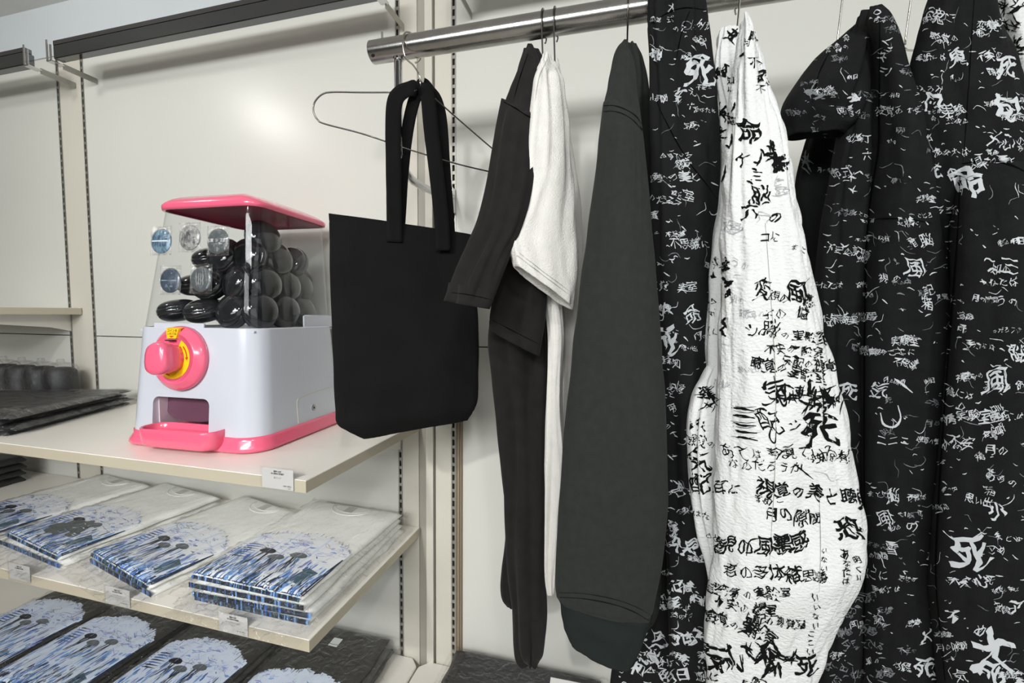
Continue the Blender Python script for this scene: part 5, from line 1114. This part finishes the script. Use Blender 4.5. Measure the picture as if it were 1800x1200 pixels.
B_ = Ink(PR_T['hoodB'])
for s, x, y, sz, wt in (('命', 1702, 322, 56, .03), ('死', 1768, 122, 38, .025), ('句', 1768, 192, 46, .03), ('風', 1642, 182, 34, .02), ('死', 1642, 305, 28, .02), ('の', 1676, 308, 26, .005), ('鬼', 1683, 105, 34, .02), ('脳', 1790, 622, 32, .005), ('風', 1752, 672, 46, .005), ('死', 1705, 975, 74, .03), ('小', 1752, 900, 34, .02), ('大', 1742, 1150, 84, .02), ('死', 1742, 1185, 50, .02), ('視', 1690, 665, 18, 0), ('の', 1690, 715, 20, 0), ('不', 1676, 1085, 26, .01), ('ア', 1786, 1068, 34, .01), ('心', 1725, 1020, 30, .01), ('め', 1723, 1108, 24, .01), ('魂', 1644, 30, 34, 0)):
    B_.glyph(s, x, y, sz, 0, wt, 'ink_white', worn=.1)
for s, x, y, sz, a in (('変覚', 1735, 48, 22, 0), ('実験室の', 1722, 732, 22, .02), ('記憶', 1752, 740, 30, 1.5), ('不安', 1690, 780, 24, 0), ('月の', 1752, 790, 24, .1), ('あのの', 1760, 840, 22, .35), ('思い出', 1720, 880, 18, .2), ('実験', 1675, 195, 24, -.2), ('メ心の', 1770, 250, 26, .1), ('ニ三', 1760, 470, 34, -.05), ('うの', 1770, 530, 22, 0), ('気', 1690, 1190, 24, 0)): B_.line(s, x, y, sz, a, .0, 'ink_white', worn=.15)
B_.scatter((1605, 10, 1810, 290), 22, (9, 18), worn=.4, seed=41, marks=2)
B_.scatter((1655, 380, 1810, 1200), 30, (10, 20), worn=.5, seed=42, marks=2)
B_.scatter((1620, 290, 1670, 1150), 12, (9, 15), worn=.45, seed=43, marks=2)
for ex, sd in ((-.45, 44), (.4, 45)): B_.scatter((1500, 40, 1950, 1150), 28, (10, 24), worn=.4, eye=CAM+_r*ex, seed=sd)
B_.flourish((1610, 20, 1800, 1195), 80, seed=7, worn=.15)
B_.done(hoodB)

# seams sewn along the cloth
def seams(parent, objs, m, paths, name='seam'):
    I = Ink(objs)
    for w_, P in paths: I.stroke(P, w_, m, max(16, 8*len(P)), maxgap=.06)
    I.done(parent, name)
kids = lambda t, *n: [c for c in t.children if c.name.split('.')[0] in n]
seams(sweat, kids(sweat, 'sleeve', 'shoulder', 'cuff', 'body'), 'seam_green', [(1.6, [(1061, 186), (1080, 186), (1102, 194), (1118, 205), (1127, 218)]), (1.2, [(1060, 196), (1080, 196), (1100, 203), (1116, 215), (1127, 229)]), (1.8, [(984, 1049), (1030, 1052), (1080, 1062), (1115, 1075), (1143, 1092)]), (1.1, [(982, 1041), (1030, 1043), (1082, 1053), (1118, 1066), (1146, 1082)])])
seams(tee_b, kids(tee_b, 'sleeve', 'sleeve_fold', 'shoulder'), 'seam_black', [(2, [(885, 179), (905, 190), (925, 203), (947, 213)]), (1.2, [(794, 514), (825, 518), (866, 527)]), (1.2, [(865, 562), (905, 583), (950, 606)]), (1.4, [(928, 95), (913, 140), (903, 175)])])
seams(tee_w, kids(tee_w, 'sleeve'), 'seam_grey', [(1.2, [(909, 449), (950, 480), (1002, 519)]), (1.0, [(912, 444), (952, 475), (1003, 513)]), (1.0, [(962, 104), (948, 135), (940, 180)])])
seams(hoodA, PR_T['hoodA'], 'seam_black', [(3.2, [(1547, 40), (1547, 110), (1546, 200), (1545, 260), (1534, 330), (1525, 420), (1521, 560), (1520, 800), (1521, 1000), (1518, 1195)]), (2, [(1528, 386), (1560, 384), (1600, 386), (1636, 392)]), (2, [(1462, 84), (1440, 130), (1428, 180)])])
seams(hoodB, PR_T['hoodB'], 'seam_black', [(3.2, [(1690, 288), (1725, 283), (1760, 286), (1785, 294), (1812, 308)]), (3, [(1689, 300), (1685, 400), (1676, 520), (1666, 650), (1652, 860), (1646, 1010), (1655, 1120), (1662, 1195)]), (1.6, [(1712, 0), (1706, 90), (1700, 200), (1692, 286)])])
seams(pants, PR_T['pants'], 'seam_black', [(2, [(1152, 170), (1166, 205), (1190, 250), (1215, 290), (1240, 322), (1260, 350)]), (2, [(1145, 42), (1175, 22), (1205, 14), (1244, 18)]), (2, [(1212, 20), (1198, 60), (1188, 110)])])
seams(jack, PR_T['jack'], 'seam_grey', [(1.3, [(1345, 392), (1354, 520), (1362, 640), (1363, 780), (1358, 900), (1352, 1000)]), (1.2, [(1268, 420), (1268, 600), (1262, 800)]), (1.2, [(1440, 860), (1442, 960), (1440, 1040)]), (1.2, [(1300, 130), (1290, 250), (1280, 380)])])
